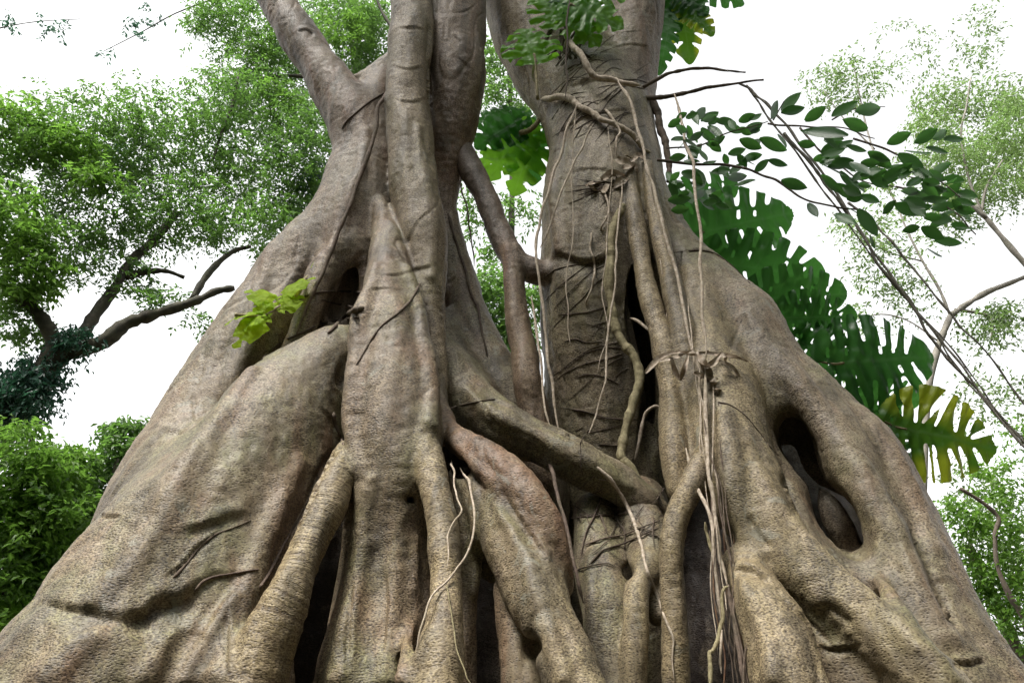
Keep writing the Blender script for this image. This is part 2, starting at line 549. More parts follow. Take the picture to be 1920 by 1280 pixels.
# ---- left fig
L = Fig((-4.6, 2.6, -0.1), (1.75, 7.4, 10.3))
L.add('trunk', [(735, 120, 5.7, 22), (708, 185, 5.55, 46), (690, 290, 5.4, 62), (680, 380, 5.35, 85), (665, 470, 5.32, 95), (655, 600, 5.35, 95), (690, 760, 5.6, 100), (730, 950, 6.2, 120), (740, 1290, 6.5, 190)], 0.086, True, (0.1, 0, 0.45))
L.add('trunk', [(800, 560, 5.7, 40), (830, 760, 6.0, 80), (890, 900, 6.5, 130), (930, 1290, 6.7, 200)], 0.086, True, (0.1, 0.2, 2.0))  # inner back wall, tinted near-black for the shade of the gaps
L.add('stem#1', [(775, -230, 5.3, 46), (772, -60, 5.2, 42), (770, 60, 5.1, 40), (766, 170, 5.05, 41), (768, 260, 5.0, 44), (776, 350, 4.95, 48), (790, 430, 4.9, 46), (800, 520, 4.85, 38), (812, 620, 4.8, 26), (820, 720, 4.7, 21), (832, 790, 4.6, 20)], 0.029, False, (-0.4, 0, 0.2), 0.12)
L.add('stem#2', [(855, -230, 5.6, 75), (852, -40, 5.45, 60), (852, 60, 5.4, 58), (853, 150, 5.4, 55), (848, 220, 5.46, 48), (836, 290, 5.55, 40), (834, 360, 5.62, 26), (840, 460, 5.65, 18)], 0.036, False, (0.35, 0, 0.6))
L.add('branch#1', [(455, -130, 5.6, 38), (515, -10, 5.55, 35), (562, 70, 5.5, 36), (612, 145, 5.45, 40), (660, 215, 5.4, 52), (688, 300, 5.4, 58)], 0.050, False, (0.35, 0, 0.35))
L.add('branch#2', [(635, 150, 5.42, 7), (665, 150, 5.45, 9), (700, 136, 5.5, 12), (750, 128, 5.6, 16)], 0.029, False, (-1, 0.0, 0))
L.add('buttress#1', [(655, 350, 5.35, 45), (642, 412, 5.3, 60), (600, 468, 5.25, 68), (538, 542, 5.2, 75), (478, 645, 5.1, 80), (434, 714, 5.05, 84), (393, 792, 4.95, 92), (345, 890, 4.85, 102), (305, 1000, 4.75, 112), (292, 1124, 4.6, 112), (222, 1238, 4.45, 126), (130, 1345, 4.3, 160)], 0.072, True, (0.12, 0.1, 0.1))
L.add('root#1', [(560, 540, 5.08, 22), (528, 590, 5.0, 26), (490, 650, 4.95, 27), (445, 715, 4.9, 24), (398, 785, 4.88, 18)], 0.025, False, (0.15, 0, 0))
L.add('root#2', [(708, 432, 5.1, 20), (655, 462, 4.98, 25), (614, 500, 4.92, 28), (592, 560, 4.88, 28), (566, 620, 4.85, 27), (540, 690, 4.85, 30)], 0.043, False, (0.1, 0.0, 0.2))
for Y in (4.75, 4.9, 5.05):
    L.cut([(676, 478, Y, 7), (664, 505, Y, 16), (645, 560, Y, 24), (632, 592, Y, 20)], 0.05)
L.add('buttress#2', [(672, 662, 4.85, 50), (612, 700, 4.75, 80), (548, 772, 4.65, 112), (475, 880, 4.52, 135), (392, 1000, 4.38, 165), (315, 1120, 4.24, 190), (250, 1240, 4.1, 205), (190, 1330, 4.05, 225)], 0.032, True, (0.0, 0.35, 0.1))
L.add('buttress#2', [(372, 880, 4.72, 88), (310, 990, 4.55, 108), (278, 1118, 4.36, 112), (205, 1228, 4.22, 114), (115, 1322, 4.15, 128)], 0.187, True, (0.05, 0.2, 0.1))
L.add('buttress#2', [(570, 850, 4.55, 66), (515, 950, 4.42, 90), (465, 1060, 4.3, 105), (425, 1180, 4.2, 120), (395, 1300, 4.1, 150)], 0.136, True, (0.25, 0.15, 0))
L.add('buttress#3', [(713, 380, 5.0, 14), (724, 445, 4.86, 32), (730, 530, 4.68, 48), (732, 620, 4.52, 64), (735, 720, 4.4, 80), (742, 820, 4.32, 88), (738, 910, 4.28, 84), (715, 1010, 4.3, 76), (700, 1120, 4.28, 80), (690, 1280, 4.15, 100)], 0.029, True, (0.2, 0, 0.05))
L.add('buttress#3', [(700, 860, 4.4, 50), (740, 1000, 4.28, 62), (760, 1120, 4.25, 62), (750, 1290, 4.2, 80)], 0.072, True, (0.45, 0.1, 0))
L.add('root#4', [(868, 905, 4.4, 38), (874, 1000, 4.3, 32), (872, 1100, 4.25, 26), (870, 1290, 4.2, 28)], 0.043, True, (0.4, 0.1, 0))
L.add('root#4', [(905, 870, 4.55, 40), (915, 960, 4.45, 44), (920, 1040, 4.45, 34), (922, 1068, 4.45, 24)], 0.058, False, (0.2, 0.4, 0))
for Y in (3.8, 4.1, 4.4, 4.7, 5.0, 5.3):
    L.cut([(918, 1088, Y, 12), (922, 1130, Y, 24), (922, 1220, Y, 28), (922, 1330, Y, 30)], 0.05)
L.add('trunk', [(560, 900, 6.3, 100), (580, 1100, 6.4, 170), (560, 1300, 6.4, 220)], 0.086, True, (0.1, 0.2, 2.0))  # another back wall with the gap's shade in its tint
L.add('root#3', [(788, 800, 4.22, 28), (812, 895, 4.04, 31), (829, 990, 3.94, 33), (834, 1080, 3.85, 35), (828, 1170, 3.75, 42), (812, 1290, 3.65, 58)], 0.043, True, (-0.85, 0.05, 0), 0.5)
L.add('root#5', [(826, 770, 4.62, 22), (850, 818, 4.42, 25), (905, 855, 4.22, 33), (962, 903, 4.08, 37), (1010, 972, 4.0, 38), (1038, 1040, 4.0, 32), (1052, 1100, 4.06, 22)], 0.022, False, (0.95, 0, 0), 0.3)
L.add('root#6', [(900, 915, 4.34, 46), (940, 975, 4.17, 56), (982, 1050, 4.02, 58), (1018, 1130, 3.92, 56), (1054, 1210, 3.82, 56), (1088, 1300, 3.75, 62)], 0.043, True, (-0.65, 0.05, 0), 0.12)
L.add('root#7', [(955, 1110, 4.12, 30), (972, 1200, 4.06, 36), (984, 1290, 4.02, 42)], 0.043, True, (0.2, 0.2, 0))
L.add('root#8', [(648, 838, 4.30, 14), (640, 872, 4.16, 27), (620, 930, 4.06, 34), (590, 1005, 3.96, 37), (558, 1085, 3.88, 41), (522, 1160, 3.82, 46), (488, 1240, 3.8, 58), (462, 1320, 3.78, 70)], 0.022, True, (-0.85, 0.05, 0), 0.9)
L.add('root#10', [(845, 410, 5.65, 18), (858, 500, 5.62, 28), (878, 590, 5.58, 40), (905, 680, 5.5, 50), (955, 760, 5.45, 62), (990, 900, 5.5, 70), (1000, 1100, 5.7, 60), (1000, 1290, 5.8, 60)], 0.043, True, (0.0, 0.5, 0.3))
L.add('root#11', [(800, 640, 5.2, 34), (840, 695, 5.1, 46), (872, 748, 5.0, 50), (930, 792, 4.9, 47), (1000, 827, 4.85, 43), (1080, 864, 4.8, 41), (1150, 900, 4.8, 38), (1205, 937, 4.8, 32), (1258, 978, 4.85, 24)], 0.043, False, (0.0, 0.4, 0.1))
L.add('root#11', [(835, 600, 5.5, 24), (850, 690, 5.35, 50), (880, 760, 5.25, 60)], 0.072, False, (0.0, 0.55, 0.3))
L.cut([(862, 880, 3.6, 10), (866, 880, 4.1, 15), (868, 880, 4.6, 18)], 0.04)
L.cut([(768, 935, 3.8, 7), (768, 937, 4.15, 10), (768, 940, 4.4, 10)], 0.03)
for Y in (4.3, 4.5, 4.7, 4.9):
    L.cut([(656, 630, Y, 4), (650, 680, Y, 10), (636, 716, Y, 12), (626, 735, Y, 5)], 0.05)
# hollow behind the ringed root
for Y in (3.9, 4.15, 4.4, 4.7):
    L.cut([(672, 900, Y, 8), (640, 985, Y, 20), (615, 1080, Y, 26), (597, 1150, Y, 22), (588, 1190, Y, 10)], 0.05)
L.cut([(1005, 1190, 3.4, 10), (1003, 1205, 3.7, 18), (1000, 1215, 3.95, 20)], 0.05)
L.ridge('buttress#3', [(704, 500, 8), (690, 560, 16), (676, 640, 20), (666, 720, 22), (662, 800, 20), (672, 880, 14)], 0.3, 0.05, tint=(0.2, 0, 0))
L.ridge('buttress#3', [(760, 500, 10), (776, 560, 15), (792, 640, 17), (804, 730, 18), (806, 800, 20)], 0.2, 0.035, tint=(0.1, 0, 0))
L.ridge('buttress#3', [(700, 900, 12), (684, 980, 20), (668, 1080, 24), (655, 1180, 28), (640, 1270, 34)], 0.3, 0.04, tint=(0.1, 0.5, 0))
L.ridge('buttress#3', [(752, 960, 12), (744, 1040, 22), (738, 1120, 26), (730, 1200, 28), (722, 1270, 32)], 0.35, 0.04, tint=(-0.3, 0.3, 0))
L.ridge('buttress#3', [(780, 1010, 8), (776, 1090, 14), (768, 1170, 18), (758, 1270, 22)], 0.3, 0.03, tint=(0.7, 0, 0))
L.ridge('buttress#2', [(560, 870, 12), (520, 960, 20), (478, 1060, 24), (440, 1160, 26), (412, 1270, 34)], 0.35, 0.05, tint=(0.3, 0.1, 0))
L.ridge('buttress#2', [(440, 1120, 10), (400, 1180, 18), (368, 1230, 22), (345, 1275, 26)], 0.3, 0.04, tint=(0.3, 0.2, 0))
L.ridge('buttress#2', [(330, 1185, 12), (300, 1225, 22), (270, 1275, 30)], 0.3, 0.05, tint=(0.2, 0.4, 0))
L.ridge('buttress#2', [(180, 1190, 12), (140, 1225, 26), (95, 1275, 36)], 0.4, 0.06, tint=(0.4, 0.0, 0))
L.ridge('buttress#2', [(470, 700, 14), (420, 780, 22), (360, 880, 26), (300, 980, 28), (240, 1070, 26), (190, 1120, 18)], 0.5, 0.07, tint=(0.25, 0, 0))
L.ridge('buttress#1', [(560, 500, 10), (510, 580, 18), (452, 680, 20), (400, 770, 20), (350, 860, 14)], 0.5, 0.05, tint=(0.2, 0, 0.2))
L.ridge('root#6', [(920, 930, 10), (958, 990, 16), (990, 1050, 18), (1010, 1110, 18), (1030, 1180, 18), (1060, 1270, 20)], 0.3, 0.03, tint=(-0.5, 0, 0))
L.ridge('root#4', [(890, 930, 10), (892, 990, 14), (890, 1050, 14), (886, 1110, 12)], 0.2, 0.03, tint=(0.2, 0.6, 0))
L.ridge('root#5', [(850, 826, 8), (900, 880, 13), (945, 930, 15), (985, 985, 14), (1020, 1040, 12)], 0.3, 0.025, tint=(1.0, 0, 0))
L.ridge('trunk', [(684, 250, 8), (676, 310, 14), (660, 370, 16), (640, 430, 14), (626, 470, 8)], 0.4, 0.05, tint=(0.2, 0, 0.4))
L.ridge('stem#1', [(784, 240, 6), (790, 310, 12), (800, 380, 15), (806, 450, 14), (808, 520, 8)], 0.4, 0.04, tint=(-0.2, 0, 0.2))
L.ridge('root#11', [(872, 730, 10), (920, 775, 18), (980, 806, 20), (1050, 842, 20), (1120, 876, 18), (1180, 912, 12)], 0.4, 0.03, tint=(-0.2, 0.5, 0))
lf = empty('fig_tree', (-0.9, 4.6, 0))
tag(lf, 'fig tree on the left, fluted trunk, wide flaring roots and one limb leaning up-left', 'tree')
build_fig(L, lf, [
    ([(0, 1160), (60, 1132), (110, 1138), (170, 1150), (230, 1162), (268, 1152), (300, 1134), (350, 1122), (385, 1096), (440, 1078), (497, 1068)], 30, 0.026, 0.006, 2.5, 5),
    ([(330, 1010), (380, 990), (430, 975), (480, 962)], 26, 0.018, 0.010, 2.5, 5),
    ([(300, 1090), (340, 1060), (380, 1020), (420, 990)], 10, 0.016, 0.01, 2.5, 5),
    ([(230, 1166), (268, 1154), (300, 1136), (350, 1124), (380, 1104)], 34, 0.042, 0.0, 2.5, 5),
    ([(640, 842), (612, 868), (585, 925), (560, 975), (530, 1030)], 10, 0.03, 0.0, 2.5, 5),
    ([(600, 760), (622, 790), (632, 830)], 8, 0.015, 0.008, 2.5, 5.2),
    ([(430, 1130), (425, 1200), (420, 1280)], 12, 0.02, 0.01, 2.5, 5), ([(480, 1200), (470, 1240), (462, 1290)], 9, 0.016, 0.01, 2.5, 5),
    ([(720, 1060), (722, 1140), (716, 1230)], 14, 0.02, 0.006, 2.5, 5), ([(662, 1080), (655, 1160), (650, 1270)], 12, 0.018, 0.008, 2.5, 5),
    ([(700, 512), (740, 516), (780, 506), (826, 496)], 7, 0.009, 0.006, 3, 6), ([(690, 545), (720, 540), (770, 546)], 6, 0.007, 0.004, 3, 6),
    ([(736, 185), (770, 192), (800, 184)], 6, 0.010, 0.006, 3, 6.5), ([(738, 126), (770, 130), (802, 122)], 6, 0.010, 0.006, 3, 6.5), ([(745, 55), (775, 52), (798, 56)], 6, 0.010, 0.006, 3, 6.5),
    ([(556, 62), (572, 56), (584, 62), (590, 70)], 6, 0.014, 0.01, 3, 7), ([(800, 30), (806, 60), (803, 110), (806, 170), (812, 240)], 9, 0.03, 0.0, 3, 7),
    ([(840, 60), (862, 80), (880, 110)], 6, 0.010, 0.004, 3, 7), ([(850, 100), (870, 118), (884, 132)], 5, 0.008, 0.004, 3, 7),
    ([(184, 966), (205, 968), (228, 966)], 7, 0.014, 0.006, 2.5, 6),
    ([(930, 900), (965, 960), (1000, 1010), (1030, 1050)], 14, 0.03, 0.0, 2.5, 5)])

# ---- right fig
R = Fig((-1.0, 2.6, -0.1), (4.6, 7.6, 10.6))
R.add('stem#1', [(940, -230, 6.1, 95), (968, -20, 6.0, 66), (985, 50, 5.95, 66), (1015, 110, 5.9, 68), (1055, 170, 5.85, 66), (1090, 240, 5.8, 62)], 0.058, False, (-0.6, 0, 0.1))
R.add('stem#2', [(1200, -230, 5.9, 70), (1197, -30, 5.75, 53), (1190, 70, 5.7, 48), (1175, 145, 5.7, 54), (1160, 220, 5.7, 60)], 0.050, False, (0.4, 0, 0.3))
R.add('trunk', [(1105, 85, 5.9, 50), (1118, 190, 5.75, 88), (1132, 300, 5.7, 106), (1136, 400, 5.6, 116), (1140, 490, 5.58, 126), (1142, 620, 5.68, 128), (1150, 760, 5.8, 125), (1150, 900, 5.9, 120), (1150, 1080, 6.2, 130), (1150, 1290, 6.3, 150)], 0.058, True, (-0.25, 0.25, 0.1))
R.add('trunk', [(1280, 560, 5.95, 90), (1330, 760, 6.3, 140), (1400, 950, 6.7, 220), (1450, 1290, 6.7, 320)], 0.09, True, (0.1, 0.2, 2.0))  # back wall of the right hollows, shade painted in by its tint
R.add('buttress#1', [(1190, 360, 5.5, 46), (1262, 494, 5.35, 64), (1300, 540, 5.25, 72), (1351, 590, 5.15, 80), (1427, 714, 5.0, 92), (1530, 820, 4.9, 102), (1585, 880, 4.85, 106), (1634, 964, 4.75, 105), (1668, 1032, 4.65, 106), (1700, 1130, 4.5, 110), (1775, 1273, 4.35, 122), (1830, 1350, 4.3, 130)], 0.119, True, (0.05, 0.1, 0.2))
R.add('buttress#2', [(1300, 530, 5.0, 36), (1320, 640, 4.82, 52), (1345, 750, 4.66, 74), (1372, 860, 4.5, 78), (1408, 950, 4.35, 68), (1468, 1032, 4.2, 56), (1552, 1105, 4.05, 50), (1640, 1180, 3.92, 50), (1725, 1265, 3.8, 56), (1790, 1330, 3.75, 60)], 0.086, True, (-0.7, 0.15, 0))
R.add('buttress#2', [(1400, 600, 5.0, 60), (1430, 700, 4.85, 66), (1450, 760, 4.8, 50)], 0.136, False, (0, 0.1, 0.2))
R.add('buttress#3', [(1510, 720, 4.8, 34), (1570, 830, 4.55, 46), (1614, 930, 4.43, 52), (1652, 1030, 4.34, 56), (1692, 1130, 4.23, 60), (1742, 1250, 4.12, 64)], 0.119, True, (-0.35, 0.1, 0))
R.add('buttress#4', [(1420, 780, 4.85, 46), (1452, 900, 4.7, 52), (1500, 1000, 4.55, 56), (1570, 1085, 4.4, 62), (1650, 1180, 4.3, 60)], 0.119, False, (0, 0, 0.3))
R.add('root#1', [(1386, 1055, 4.22, 34), (1420, 1110, 4.06, 46), (1455, 1180, 3.95, 56), (1490, 1300, 3.85, 70)], 0.058, True, (-0.85, 0.1, 0), 0.15)
R.add('root#2', [(1520, 1110, 4.3, 55), (1570, 1200, 4.2, 72), (1630, 1310, 4.15, 90)], 0.086, True, (0.2, 0.2, 0))
for Y in (4.75, 4.95, 5.15, 5.35, 5.55, 5.75):
    R.cut([(1172, 420, Y, 6), (1186, 490, Y, 19), (1200, 580, Y, 27), (1214, 680, Y, 25), (1220, 780, Y, 22), (1214, 880, Y, 16)], 0.04)
for Y in (4.85, 5.0, 5.1):
    R.cut([(1200, 335, Y, 3), (1205, 370, Y, 9), (1208, 400, Y, 8)], 0.03)
    R.cut([(1208, 450, Y, 4), (1218, 500, Y, 9), (1240, 570, Y, 10), (1262, 650, Y, 6)], 0.03)
for Y in (4.5, 4.7, 4.85):
    R.cut([(1266, 520, Y, 5), (1274, 570, Y, 10), (1284, 622, Y, 5)], 0.03)
for Y in (3.9, 4.15, 4.4, 4.7, 5.0, 5.3):
    R.cut([(1306, 945, Y, 10), (1304, 1000, Y, 22), (1308, 1100, Y, 27), (1308, 1200, Y, 30), (1305, 1330, Y, 32)], 0.04)
    if Y < 5.1: R.cut([(1214, 1165, Y, 10), (1216, 1220, Y, 24), (1216, 1330, Y, 30)], 0.04)
R.add('root#3', [(1182, 312, 5.08, 11), (1189, 400, 4.98, 17), (1204, 500, 4.86, 17), (1227, 590, 4.76, 18), (1250, 670, 4.68, 22), (1260, 760, 4.6, 27), (1264, 850, 4.5, 28), (1272, 920, 4.45, 22)], 0.022, False, (-0.85, 0.0, 0), 0.4)
R.add('root#4', [(1213, 310, 5.1, 12), (1233, 420, 4.95, 17), (1255, 520, 4.82, 18), (1277, 610, 4.7, 21), (1290, 690, 4.65, 30), (1302, 790, 4.6, 34), (1318, 880, 4.5, 34)], 0.022, False, (-0.85, 0.0, 0), 0.4)
R.add('root#5', [(1318, 872, 4.36, 22), (1291, 922, 4.3, 23), (1268, 980, 4.28, 23), (1260, 1060, 4.28, 20), (1264, 1140, 4.28, 20), (1268, 1300, 4.28, 24)], 0.029, True, (-0.85, 0.15, 0), 0.3)
R.add('root#6', [(1115, 960, 5.0, 36), (1133, 1090, 4.65, 48), (1142, 1180, 4.52, 52), (1148, 1300, 4.45, 58)], 0.072, True, (0, 0.3, 0.1))
R.add('root#6', [(1200, 940, 5.0, 50), (1220, 1030, 4.65, 40), (1232, 1120, 4.5, 32), (1235, 1150, 4.45, 22)], 0.072, False, (0, 0.35, 0.1))
R.add('root#7', [(1215, 1060, 4.5, 26), (1196, 1110, 4.36, 22), (1190, 1190, 4.3, 22), (1186, 1300, 4.3, 25)], 0.036, True, (-0.85, 0.35, 0), 0.1)
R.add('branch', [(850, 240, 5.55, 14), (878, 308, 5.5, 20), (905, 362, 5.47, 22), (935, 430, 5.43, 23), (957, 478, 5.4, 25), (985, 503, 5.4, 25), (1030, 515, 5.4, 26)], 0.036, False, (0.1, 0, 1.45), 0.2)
R.add('root#8', [(958, 478, 5.36, 22), (966, 560, 5.3, 22), (978, 640, 5.22, 24), (990, 720, 5.17, 28), (1003, 800, 5.2, 32), (1010, 900, 5.2, 32)], 0.036, False, (0.5, 0, 0.1))
R.add('root#9', [(1408, 1120, 4.35, 10), (1420, 1180, 4.3, 14), (1430, 1300, 4.3, 15)], 0.022, True, (0.9, 0, 0))
for Y in (4.1, 4.3, 4.5, 4.7, 4.9, 5.1):
    f = (Y - 4.1)
    R.cut([(1474, 775, Y, 14), (1488, 812, Y, 32 + 4 * f), (1508, 862, Y, 29 + 4 * f), (1536, 908, Y, 25 + 4 * f), (1568, 965, Y, 40 + 4 * f), (1592, 1008, Y, 34), (1602, 1028, Y, 16)], 0.11)
R.cut([(1176, 1070, 4.1, 12), (1174, 1074, 4.5, 16), (1172, 1078, 4.9, 20)], 0.03)
R.add('root#10', [(1536, 914, 4.92, 4), (1552, 945, 4.86, 15), (1572, 982, 4.86, 22), (1598, 1040, 4.92, 24), (1606, 1070, 4.95, 24)], 0.022, False, (0, 0, 1.0))
R.ridge('buttress#1', [(1400, 590, 10), (1470, 690, 20), (1545, 790, 24), (1615, 890, 26), (1672, 990, 26), (1720, 1090, 24), (1770, 1190, 20)], 0.4, 0.05, tint=(0.1, 0, 0.4))
R.ridge('buttress#3', [(1640, 1080, 12), (1690, 1160, 20), (1735, 1230, 24), (1765, 1275, 26)], 0.4, 0.05, tint=(0.3, 0, 0))
R.ridge('buttress#2', [(1420, 880, 8), (1462, 960, 16), (1520, 1030, 20), (1590, 1090, 20), (1660, 1150, 18), (1720, 1215, 14)], 0.3, 0.035, tint=(-0.7, 0, 0))
R.ridge('buttress#2', [(1360, 780, 10), (1366, 850, 18), (1376, 920, 20), (1394, 990, 18), (1420, 1040, 12)], 0.35, 0.05, tint=(-0.5, 0.2, 0))
R.ridge('root#1', [(1394, 1085, 8), (1416, 1140, 16), (1436, 1200, 18), (1455, 1270, 20)], 0.3, 0.035, tint=(-0.9, 0.1, 0))
R.ridge('root#6', [(1112, 1040, 8), (1112, 1110, 14), (1114, 1190, 16), (1118, 1270, 18)], 0.3, 0.03, tint=(0.2, 0.3, 0))
R.ridge('trunk', [(1060, 240, 8), (1050, 320, 16), (1046, 400, 18), (1050, 470, 12)], 0.5, 0.05, tint=(0.2, 0.2, 0.1))
R.ridge('buttress#1', [(1560, 700, 8), (1612, 770, 14), (1668, 850, 18), (1712, 940, 18), (1748, 1030, 14)], 0.5, 0.05, tint=(0.1, 0, 0.5))
rf = empty('fig_tree', (1.3, 4.8, 0))
tag(rf, 'fig tree on the right, forked above, pale roots down its front and hollow side', 'tree')
build_fig(R, rf, [
    ([(1270, 474), (1320, 470), (1362, 486)], 7, 0.010, 0.006, 3, 6), ([(1030, 470), (1080, 492), (1120, 492), (1150, 474)], 16, 0.04, 0.012, 3, 6.5),
    ([(1040, 250), (1090, 225), (1140, 210), (1190, 205)], 7, 0.010, 0.008, 3, 7), ([(1060, 170), (1110, 150), (1160, 152), (1212, 162)], 12, 0.03, 0.01, 3, 7),
    ([(1150, 90), (1185, 84), (1225, 90)], 6, 0.008, 0.006, 3, 7), ([(1050, 330), (1100, 318), (1160, 322)], 8, 0.010, 0.006, 3, 7),
    ([(1372, 1072), (1400, 1066), (1430, 1078), (1450, 1096)], 12, 0.03, 0.012, 2.5, 5.5), ([(1455, 1105), (1490, 1140), (1530, 1178), (1565, 1212)], 7, 0.02, 0.0, 2.5, 5.5),
    ([(1525, 1210), (1570, 1218), (1620, 1206)], 8, 0.02, 0.012, 2.5, 5.5), ([(1400, 960), (1420, 1000), (1450, 1030)], 14, 0.02, 0.0, 2.5, 5.5),
    ([(1525, 1136), (1562, 1148), (1600, 1178)], 26, 0.035, 0.0, 2.5, 5.5),
    ([(1375, 1046), (1395, 1042), (1412, 1048)], 5, 0.008, 0.004, 2.5, 5.5), ([(1780, 1240), (1820, 1244), (1850, 1236)], 10, 0.02, 0.01, 2.5, 6),
    ([(1470, 880), (1480, 930), (1500, 980)], 14, 0.02, 0.0, 2.5, 6), ([(1700, 960), (1735, 1040), (1775, 1130), (1800, 1210)], 18, 0.03, 0.01, 2.5, 6),
    ([(1410, 560), (1385, 620), (1362, 680)], 10, 0.012, 0.0, 2.5, 6)])

V_all = np.vstack([s[0] for s in SURF]); off = 0; F_all = []
for v, f in SURF:
    F_all.append(f + off); off += len(v)
F_all = np.vstack(F_all)
BVH = BVHTree.FromPolygons(V_all.tolist(), F_all.tolist())
print('bvh', round(time.time() - T0, 1))


def cling(px, py, lift=0.0, default=5.0):
    """The point on the fig's bark that a sight line meets, raised by lift."""
    d = ray(px, py)
    h = BVH.ray_cast(Vector(EYE), Vector(d).normalized(), 30)
    if h[0] is None or abs(h[0][1] - default) > 1.6:
        return None
    p = h[0] + (h[1] * lift)
    return np.array(p)


# ------------------------------------------------------------------ vines, twigs, rootlets
def tube(pts, radii, sides=8, wob=0.12, seed=0):
    """Vertices and faces of one round stem through points (n,3)."""
    S = spline(np.column_stack([pts, radii]), 5)
    P, Rr = S[:, :3], np.maximum(S[:, 3], 0.0008)
    T = np.gradient(P, axis=0); T /= np.linalg.norm(T, axis=1, keepdims=True) + 1e-9
    u = np.cross(T[0], [0.31, 0.9, 0.2]); u /= np.linalg.norm(u)
    V = []
    a = np.arange(sides) * 2 * math.pi / sides
    Rr = Rr * (1 + wob * vnoise(P + seed * 1.7, 16.0, 5 + seed) + 0.5 * wob * vnoise(P, 60.0, 3))
    for i in range(len(P)):
        u = u - T[i] * (u @ T[i]); u /= np.linalg.norm(u) + 1e-9
        v = np.cross(T[i], u)
        V.append(P[i] + Rr[i] * (np.cos(a)[:, None] * u + np.sin(a)[:, None] * v))
    n = len(P)
    V = np.vstack(V)
    F = []
    for i in range(n - 1):
        for j in range(sides):
            F.append((i * sides + j, i * sides + (j + 1) % sides, (i + 1) * sides + (j + 1) % sides, (i + 1) * sides + j))
    for c in (0, n - 1):                       # caps
        V = np.vstack([V, P[c]])
        k0 = len(V) - 1
        for j in range(sides):
            q = (c * sides + j, c * sides + (j + 1) % sides)
            F.append((k0, *(q[::-1] if c == 0 else q), k0))
    return V, np.array(F)


def tri_safe(name, V, F, mats, **kw):
    """np_mesh for a mix of quads and caps written as quads with a repeated corner."""
    me = bpy.data.meshes.new(name)
    me.from_pydata(V.tolist(), [], [tuple(f[:3]) if f[0] == f[3] else tuple(f) for f in F.tolist()])
    me.polygons.foreach_set('use_smooth', np.full(len(me.polygons), True))
    for m in mats: me.materials.append(m)
    return me


def path(pp, lift=None, Y=None):
    """Pixels -> world points; on the bark when lift is given, else at distances Y (number or list)."""
    out = []; last = None
    if lift is not None:
        hits = [cling(p[0], p[1], lift) for p in pp]
        for p, h in zip(pp, hits):
            if h is None:
                ys = [g[1] for g in hits if g is not None]
                h = at(p[0], p[1], ys[0] if last is None and ys else (last if last else 5.0))[0]
            last = h[1]; out.append(h)
    else:
        yy = Y if isinstance(Y, (list, tuple)) else [Y] * len(pp)
        yy = np.interp(np.linspace(0, 1, len(pp)), np.linspace(0, 1, len(yy)), yy)
        out = [at(p[0], p[1], y)[0] for p, y in zip(pp, yy)]
    return np.array(out)


def dense(pp, n):
    """A pixel path with more points, so that a clinging stem follows the bark."""
    P = spline([(a, b) for a, b in pp], n)
    return [tuple(p) for p in P]


def rad(pts, rpx, taper=1.0):
    d = np.array([(p - EYE) @ np.array([0, CS, SN]) for p in pts])
    return d * rpx / FPX * np.linspace(1, taper, len(pts))


def stem(name, pts, rpx, mat, parent=None, taper=1.0, sides=8, seed=0, wob=0.12):
    pts = np.asarray(pts, float)
    if name in ('hanging_vine', 'liana', 'aerial_root', 'climbing_vine', 'stem', 'bare_twig') and len(pts) > 2:      # slack and kinks of a living stem
        pts = spline(pts, 3)
        q = pts + seed * 3.1 + rpx
        w_ = np.stack([vnoise(q, 3.3, 41), vnoise(q, 3.3, 42), vnoise(q, 3.3, 43)], 1) * 0.022 + np.stack([vnoise(q, 9.0, 44), vnoise(q, 9.0, 45), vnoise(q, 9.0, 46)], 1) * 0.009
        e_ = np.clip(np.minimum(np.arange(len(pts)), np.arange(len(pts))[::-1]) / 2.0, 0, 1)[:, None]
        pts = pts + w_ * e_
    rr_ = rad(pts, rpx, taper)
    if name in ('clinging_root', 'hanging_vine', 'aerial_root', 'rootlet') and len(pts) > 4:          # ends thin out
        q_ = np.linspace(0, 1, len(pts)); rr_ = rr_ * np.clip(0.35 + np.minimum(q_, 1 - q_) * 7, 0, 1)
    V, F = tube(pts, rr_, sides, wob, seed)
    return link(name, tri_safe(name, V, F, [M[mat]]), parent)


def vine(label, pp, rpx, mat='vine', lift=None, Y=None, name='hanging_vine', cat='vine', group=None, taper=0.8, n=1, seed=0, wob=0.12):
    if name == 'clinging_root': lift, taper, rpx = (lift or 0) * 0.3 + 0.001, min(taper, 0.4), rpx * 0.85
    P = path(dense(pp, n) if n > 1 else pp, lift if Y is None else None, Y)
    if name == 'hanging_vine': rpx *= 0.68
    if lift is not None and Y is None:          # both ends sink into the bark
        for e_ in (0, -1): P[e_] = P[e_] + (P[e_] - EYE) / np.linalg.norm(P[e_] - EYE) * (lift + 0.035)
    o = stem(name, P, rpx, mat, None, taper, seed=seed or len(label), wob=max(wob, 0.22))
    return tag(o, label, cat, group)


